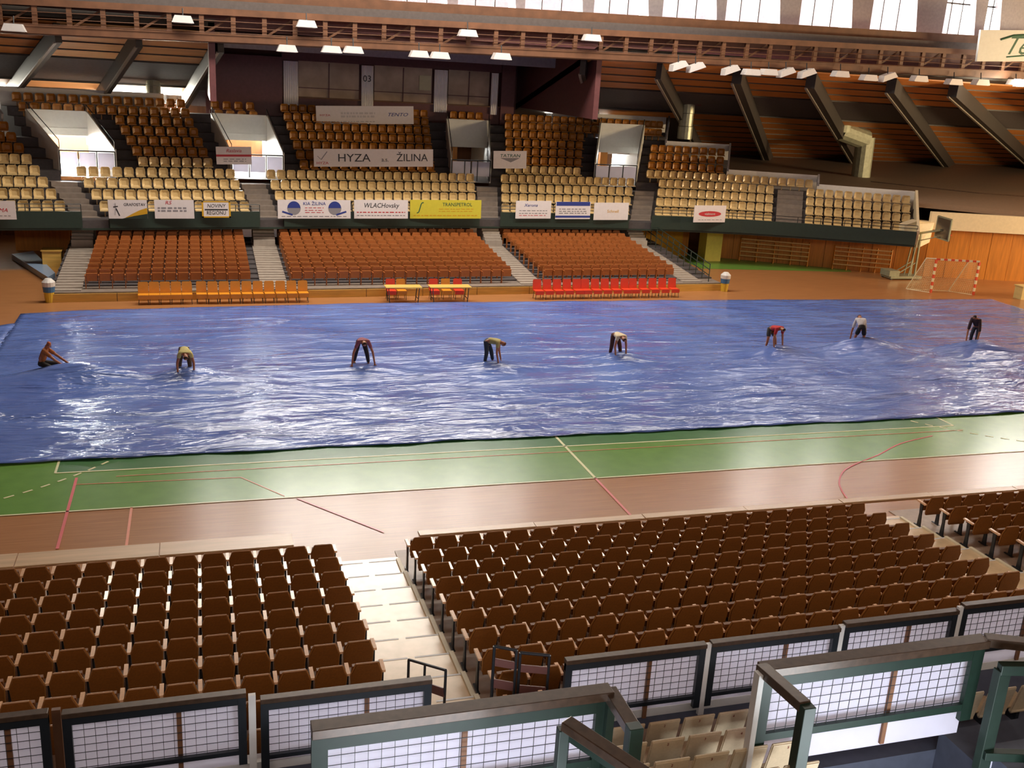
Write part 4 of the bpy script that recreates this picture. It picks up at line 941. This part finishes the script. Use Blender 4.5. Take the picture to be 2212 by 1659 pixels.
# chair parts
R12 = Matrix.Rotation(.20, 4, 'X')
def chair_meshes():
    b = MB().prism([(-.165, .85), (.165, .85), (.235, .66), (.222, .36), (-.222, .36), (-.235, .66)], .045, Matrix.Translation((0, -.06, 0)) @ Matrix.Rotation(.16, 4, 'X'))
    rim = MB(); P_ = [(-.222, .40), (-.238, .66), (-.168, .855), (.168, .855), (.238, .66), (.222, .40)]
    Mx = Matrix.Translation((0, -.045, 0)) @ Matrix.Rotation(.16, 4, 'X')
    rim.path([Mx @ Vector((x, 0, z)) for x, z in P_], .016, 5)
    st = MB().prism([(-.20, .70), (.20, .70), (.22, .42), (-.22, .42)], .07, Matrix.Translation((0, .06, .0)) @ Matrix.Rotation(.05, 4, 'X'))
    arm = MB().prism([(-.13, .655), (.17, .665), (.19, .64), (.17, .625), (-.13, .615)], .062, Matrix.Translation((-.275, 0, 0)) @ Matrix.Rotation(PI/2, 4, 'Z'))
    leg = MB().prism([(-.05, .63), (.06, .63), (.03, .34), (.05, 0), (-.08, 0), (-.05, .34)], .03, Matrix.Translation((-.275, 0, 0)) @ Matrix.Rotation(PI/2, 4, 'Z')).box((-.275, 0, .01), (.05, .30, .02))
    return (('backrest', b.mesh('backrest', BROWNCH)), ('piping', rim.mesh('piping', BROWNRIM)), ('seat', st.mesh('seat', BROWNCH)), ('armrest', arm.mesh('armrest', ARMW)), ('leg', leg.mesh('leg', BLACKM))), (b, rim, st, arm, leg)
CM, CG = chair_meshes()
ENDARM = [(n_, me) for n_, me in CM if n_ in ('armrest', 'leg')]
nch = []
for k in range(10):
    for i in range(15): nch.append((k, 'L', i, AN[0][0]-.33-.55*i))
    n = 21
    for i in range(n): nch.append((k, 'M', i, AN[0][1]+.36+i*(AN[1][0]-AN[0][1]-.42)/n))
    for i in range(18): nch.append((k, 'R', i, AN[1][1]+.42+i*.55))
def pix(x, y, z):
    d = BAS @ (np.array([x, y, z])-CAM); return W_/2+FPX*d[0]/d[2], H_/2-FPX*d[1]/d[2], d[2]
vis = []
for (k, blk, i, x) in nch:
    px, py, dep = pix(x, ny(k), nz(k)+.6)
    if -500 < px < 3300 and py < 1640: vis.append((dep, k, blk, i, x))
vis.sort(); rest = [MB() for _ in range(5)]
SEAT_N = {'L': 'left of the sunlit steps', 'M': 'right of the sunlit steps', 'R': 'beyond the right-hand aisle'}
vis.sort(key=lambda v: (not (-40 < pix(v[4], ny(v[1]), nz(v[1])+.6)[0] < 2240), v[0]))
for c_, (dep, k, blk, i, x) in enumerate(vis):
    jx = random.Random(k*100+i).uniform(-.012, .012)
    if c_ < 300:
        t = thing('folding_chair', f'brown folding chair, {od(k)} row from court, {od(i)} {SEAT_N[blk]}', 'chair', (x, ny(k), nz(k)), jx, 'brown folding chairs of the near stand')
        for n_, me in CM:
            o = inst(me, n_, t)
            if n_ == 'seat' and (k, blk, i) in ((2, 'L', 11), (7, 'L', 2)): o.location = (0, .12, -.06)
        if (blk == 'L' and i == 0) or (blk == 'M' and i == n-1):
            for n_, me in ENDARM: inst(me, n_, t, (.55, 0, 0))
        if k == 9 and blk == 'M' and i in (6, 7):
            o = MB().box((0, -.005, 0), (.20, .006, .06)).build('paper_label', WHITEP, t); o.location = (.02, -.235, .74); o.rotation_euler = (.16, 0, 0)
    else:
        for q_, g in zip(rest, CG): q_.merge(g, Matrix.Translation((x, ny(k), nz(k))))
tt = tag(rest[0].build('folding_chairs', BROWNCH), 'front rows of brown folding chairs furthest from the camera in the near stand', 'chairs', 'brown folding chairs of the near stand', 'stuff')
for q_, nm, mm in zip(rest[1:], ('piping', 'seat', 'armrest', 'leg'), (BROWNRIM, BROWNCH, ARMW, BLACKM)): q_.build(nm, mm, tt, kind='stuff')
# ---------------------------------------------------------------- near railings
def rail_panel(x0, x1, y, zt, h, label, name='railing_panel', batten=.62, rail=.12, mesh=.125, skirt=.35, frame_m=BLACKM, top_m=BRONZ, back=True, y_off=.12, slope=0):
    t = thing(name, label, 'railing', ((x0+x1)/2, y, zt)); w = x1-x0; X0, X1 = -w/2, w/2
    t.rotation_euler = (0, slope, 0)
    MB().b6(X0, X1, -rail/2, rail/2, -rail*.55, 0).build('top_rail', top_m, t, bevel=.006)
    MB().b6(X0, X0+rail*.85, -.035, .035, -h-.15, -rail*.55).build('post', frame_m, t); MB().b6(X1-rail*.85, X1, -.035, .035, -h-.15, -rail*.55).build('post', frame_m, t)
    MB().b6(X0, X1, -.03, .03, -rail*1.5, -rail*.55).build('upper_bar', frame_m, t); MB().b6(X0, X1, -.03, .03, -h, -h+rail*.5).build('bottom_rail', frame_m, t)
    g = MB(); n = int(round((w-2*rail)/mesh)); a, b = X0+rail*.85, X1-rail*.85
    for i in range(1, n): xx = a+(b-a)*i/n; g.b6(xx-.0028, xx+.0028, -.004, .004, -h+.03, -rail*1.4)
    n2 = int(round((h-rail*1.6)/mesh))
    for j in range(1, n2+1): zz = -rail*1.4-(h-rail*1.9)*j/(n2+.4); g.b6(a, b, -.008, -.001, zz-.0028, zz+.0028)
    g.build('wire_mesh', BLACKM, t)
    if back:
        MB().b6(X0+.05, X1-.02, y_off-.004, y_off+.004, -h-skirt, -rail*.9).build('white_sheet', SHEET, t)
        xb = X0+w*batten; MB().b6(xb-.03, xb+.03, y_off-.05, y_off-.01, -h-skirt*.9, -rail*1.2).build('batten', mat('brown_batten', '#7a5238', .6, noise=.1), t)
    return t
YR = -22.6
def xr(px, py): return at(px, py, Y=YR)
RP = [(-150, 1560, 104, 1538, 'at the far left edge'), (132, 1530, 531, 1500, 'second from the left'), (562, 1497, 932, 1473, 'just left of the near steps'),
      (1222, 1422, 1525, 1390, 'just right of the near steps'), (1536, 1388, 1814, 1351, 'second right of the near steps'), (1824, 1349, 2070, 1311, 'third right of the near steps'), (2080, 1309, 2330, 1272, 'at the right edge'), (2340, 1271, 2610, 1230, 'beyond the right edge of the photo')]
for (a, b, c_, d_, nm) in RP:
    p, q_ = xr(a, b), xr(c_, d_)
    rail_panel(p.x, q_.x, YR, (p.z+q_.z)/2, .92, 'wire mesh railing panel backed with white sheet, '+nm)
gw = struct('trim_4')
for (a, b) in ((544, 1500), (1531, 1390), (1819, 1350), (2075, 1310)):
    p = xr(a, b); MB().b6(p.x-.045, p.x+.045, YR-.03, YR+.03, p.z-1.6, p.z-.0).build('white_post', WHITEP, gw)
p = xr(118, 1545); MB().b6(p.x-.05, p.x+.05, YR+.1, YR+.16, 1.2, p.z).build('wooden_post', TRUSS, gw)
# curb under the near railing and the terrace of the near upper stand
nu = struct('near_upper_stand')
for (a, b) in ((-20, -7.35), (-5.6, 14)):
    MB().b6(a, b, -22.5, -22.32, -.1, 1.75).build('parapet', WHITEP, nu)
def uy(k): return -23.3-.74*k
def uz(k): return 1.62+.30*k
for k in range(9):
    for (xa, xb) in (((-20, -9.3), (-5.85, -4.0), (-.7, 14)) if k >= 2 else ((-20, 14),)):
        MB().b6(xa, xb, uy(k)-.4, uy(k)+.34 if k else -22.5, -.1, uz(k)).build('terrace_step', BLUESTEP, nu)
# daylight coming up through the two near tunnels onto their sheets
area('near_tunnel_daylight', (-7.7, -28.0, 2.3), (2.6, 1.6), 150, (-7.2, -25, 3.3), (.86, .93, 1))
area('near_tunnel_daylight', (-2.5, -28.0, 2.3), (2.4, 1.4), 170, (-2.8, -25, 3.3), (.86, .95, 1))
# moulded cream seats with printed numbers
def cream_seat(x, y, z, num, label):
    t = thing('moulded_seat', label, 'seat', (x, y, z), 0, 'cream seats in front of the camera')
    Mx = Matrix.Translation((0, -.14, 0)) @ Matrix.Rotation(.22, 4, 'X')
    MB().prism([(-.225, .26), (.225, .26), (.22, .74), (-.22, .74)], .022, Mx).build('backrest', CREAMN, t, bevel=.006)
    MB().path([Mx @ Vector(v) for v in ((-.225, .012, .26), (-.22, .012, .745), (.22, .012, .745), (.225, .012, .26))], .013, 6).build('rim', CREAMN, t)
    MB().tube((-.215, -.185, .255), (.215, -.185, .255), .035, 10).build('roll', CREAMN, t, smooth=True)
    MB().prism([(-.21, .255), (.21, .255), (.21, .28), (-.21, .28)], .30, Matrix.Translation((0, .02, 0))).box((0, .17, .255), (.42, .02, .06)).build('pan', CREAMN, t, bevel=.006)
    MB().box((0, 0, .13), (.06, .25, .26)).build('bracket', BLACKM, t)
    tp = Mx @ Vector((0, -.014, .68)); text(str(num), .06, tp, mat('seat_number', '#7a2a22', .6, noise=0), t, name='number', rot=(PI/2+.22, 0, 0), depth=.001)
    return t
no = 0
for k in range(5):
    no = 0
    for i in range(7):
        x = -5.0-.33*k+.52*i; px, py, dep = pix(x, uy(k)-.2, uz(k)+.6)
        if px < 1330 or px > 1720 or x > -2.2: continue
        cream_seat(x, uy(k), uz(k), 1+i, f'cream moulded seat between the two near tunnel railings, {od(k)} row, {od(no)} from left'); no += 1
cream_seat(at(655, 1665, Y=-23.4).x, -23.4, 1.62, 12, 'cream moulded seat numbered 12 below the left railings')
for i in range(3): cream_seat(-.3+.55*i, uy(1)-.1, uz(1)+.1, 3+i, f'cream moulded seat seen through the right green frame, {od(i)} from left')
# handrails at the near steps
t = thing('handrail', 'dark tubular handrail with a small plate at the head of the sunlit steps', 'handrail')
a, b, c_ = at(883, 1425, Y=-20.4), at(963, 1448, Y=-21.3), at(963, 1530, Y=-21.3)
MB().path([(a.x, a.y, a.z-.8), a, b, (b.x, b.y, b.z-.95)], .022, 8).tube(a.lerp(b, .45), a.lerp(b, .45)-Vector((0, 0, .8)), .02).build('tube', BLACKM, t)
mb = MB(); m1 = b-Vector((.02, 0, .38)); m0 = a.lerp(b, .45)-Vector((0, 0, .38)); mb.beam(m0, m1, .02, .14).build('plate', mat('maroon_plate', '#6a4440', .5, noise=.05), t)
t = thing('guard_frame', 'pair of dark tubular guard frames with maroon plates beside the sunlit steps', 'railing')
for (pa, pb) in (((1068, 1396), (1116, 1405)), ((1124, 1410), (1187, 1416))):
    a, b = at(*pa, Y=-21.6), at(*pb, Y=-21.6)
    MB().path([(a.x, a.y, a.z-1.2), a, b, (b.x, b.y, b.z-1.2)], .024, 8).build('tube', BLACKM, t)
    MB().beam(a-Vector((0, 0, .26)), b-Vector((0, 0, .26)), .02, .12).beam(a-Vector((0, 0, .62)), b-Vector((0, 0, .62)), .02, .14).build('plate', mat('maroon_plate', '#6a4440', .5, noise=.05), t)
# tunnel railings nearest the camera
def box_rail(p0, p1, w, h, drop, m_top, parent, name='top_rail'):
    MB().beam(p0, p1, w, h).build(name, m_top, parent, bevel=.008)
YV = -25.0
a, b = at(672, 1562, Y=YV), at(1320, 1490, Y=YV)
rail_panel(a.x, b.x, YV, (a.z+b.z)/2, 1.02, 'green framed mesh railing of the near left tunnel', batten=.5, rail=.20, mesh=.14, skirt=.3, frame_m=GREENM, name='tunnel_railing', y_off=.10)
t = thing('tunnel_railing', 'green return of the near left tunnel railing, at its right corner', 'railing', b)
MB().beam((0, .05, -.05), (0, -.62, -.07), .16, .12).build('top_rail', BRONZ, t, bevel=.008); MB().b6(-.08, .08, -.74, -.60, -1.4, .0).build('post', GREENM, t, bevel=.008); MB().b6(-.07, .02, -.12, -.0, -1.4, -.1).build('post', GREENM, t)
t = thing('tunnel_railing', 'sloping brown-topped green handrail at the bottom, crossing before the left tunnel', 'railing')
c_ = at(1222, 1562, Y=-26.3); d_ = at(1372, 1662, Y=-27.0)
dd = (d_-c_).normalized()
MB().beam(c_, c_+dd*2.2, .15, .10).build('top_rail', BRONZ, t, bevel=.008); MB().b6(c_.x-.075, c_.x+.03, c_.y-.05, c_.y+.05, c_.z-1.6, c_.z-.05).build('post', GREENM, t, bevel=.008)
MB().beam(c_+Vector((.02, 0, -.12)), c_+dd*2.2+Vector((.02, 0, -.12)), .04, .12).build('side_bar', GREENM, t)
a, b = at(1645, 1440, Y=YV), at(2130, 1375, Y=YV)
rail_panel(a.x, b.x, YV, (a.z+b.z)/2, 1.05, 'green framed mesh railing of the near right tunnel', batten=.62, rail=.20, mesh=.14, skirt=.45, frame_m=GREENM, name='tunnel_railing', y_off=.12)
t = thing('tunnel_railing', 'green return of the near right tunnel railing, at its left corner', 'railing', a)
MB().beam((0.03, .05, -.05), (.07, -.82, -.0), .15, .12).build('top_rail', BRONZ, t, bevel=.008); MB().b6(.0, .15, -.92, -.78, -1.6, .04).build('post', GREENM, t, bevel=.008); MB().b6(-.09, -.02, -.12, .0, -1.6, -.04).build('post', WHITEP, t)
t = thing('tunnel_railing', 'dark green framed railing at the bottom right corner', 'railing', b)
MB().beam((0, 0, -.05), (1.9, -.9, .0), .17, .12).build('top_rail', BRONZ, t, bevel=.008)
MB().b6(-.12, .06, -.45, -.33, -1.7, -.22).build('post', DKGREEN, t, bevel=.008); MB().b6(.42, .60, -.75, -.6, -1.7, -.2).build('post', DKGREEN, t, bevel=.008)
MB().beam((-.1, -.4, -.2), (1.4, -.8, -.16), .12, .14).build('cross_rail', GREENM, t, bevel=.008); MB().beam((-.1, -.45, -1.42), (1.4, -.9, -1.4), .12, .12).build('cross_rail', GREENM, t, bevel=.008)
MB().beam((-.0, -.35, -1.9), (1.5, -.75, -1.9), .01, .8).build('white_sheet', SHEET, t)
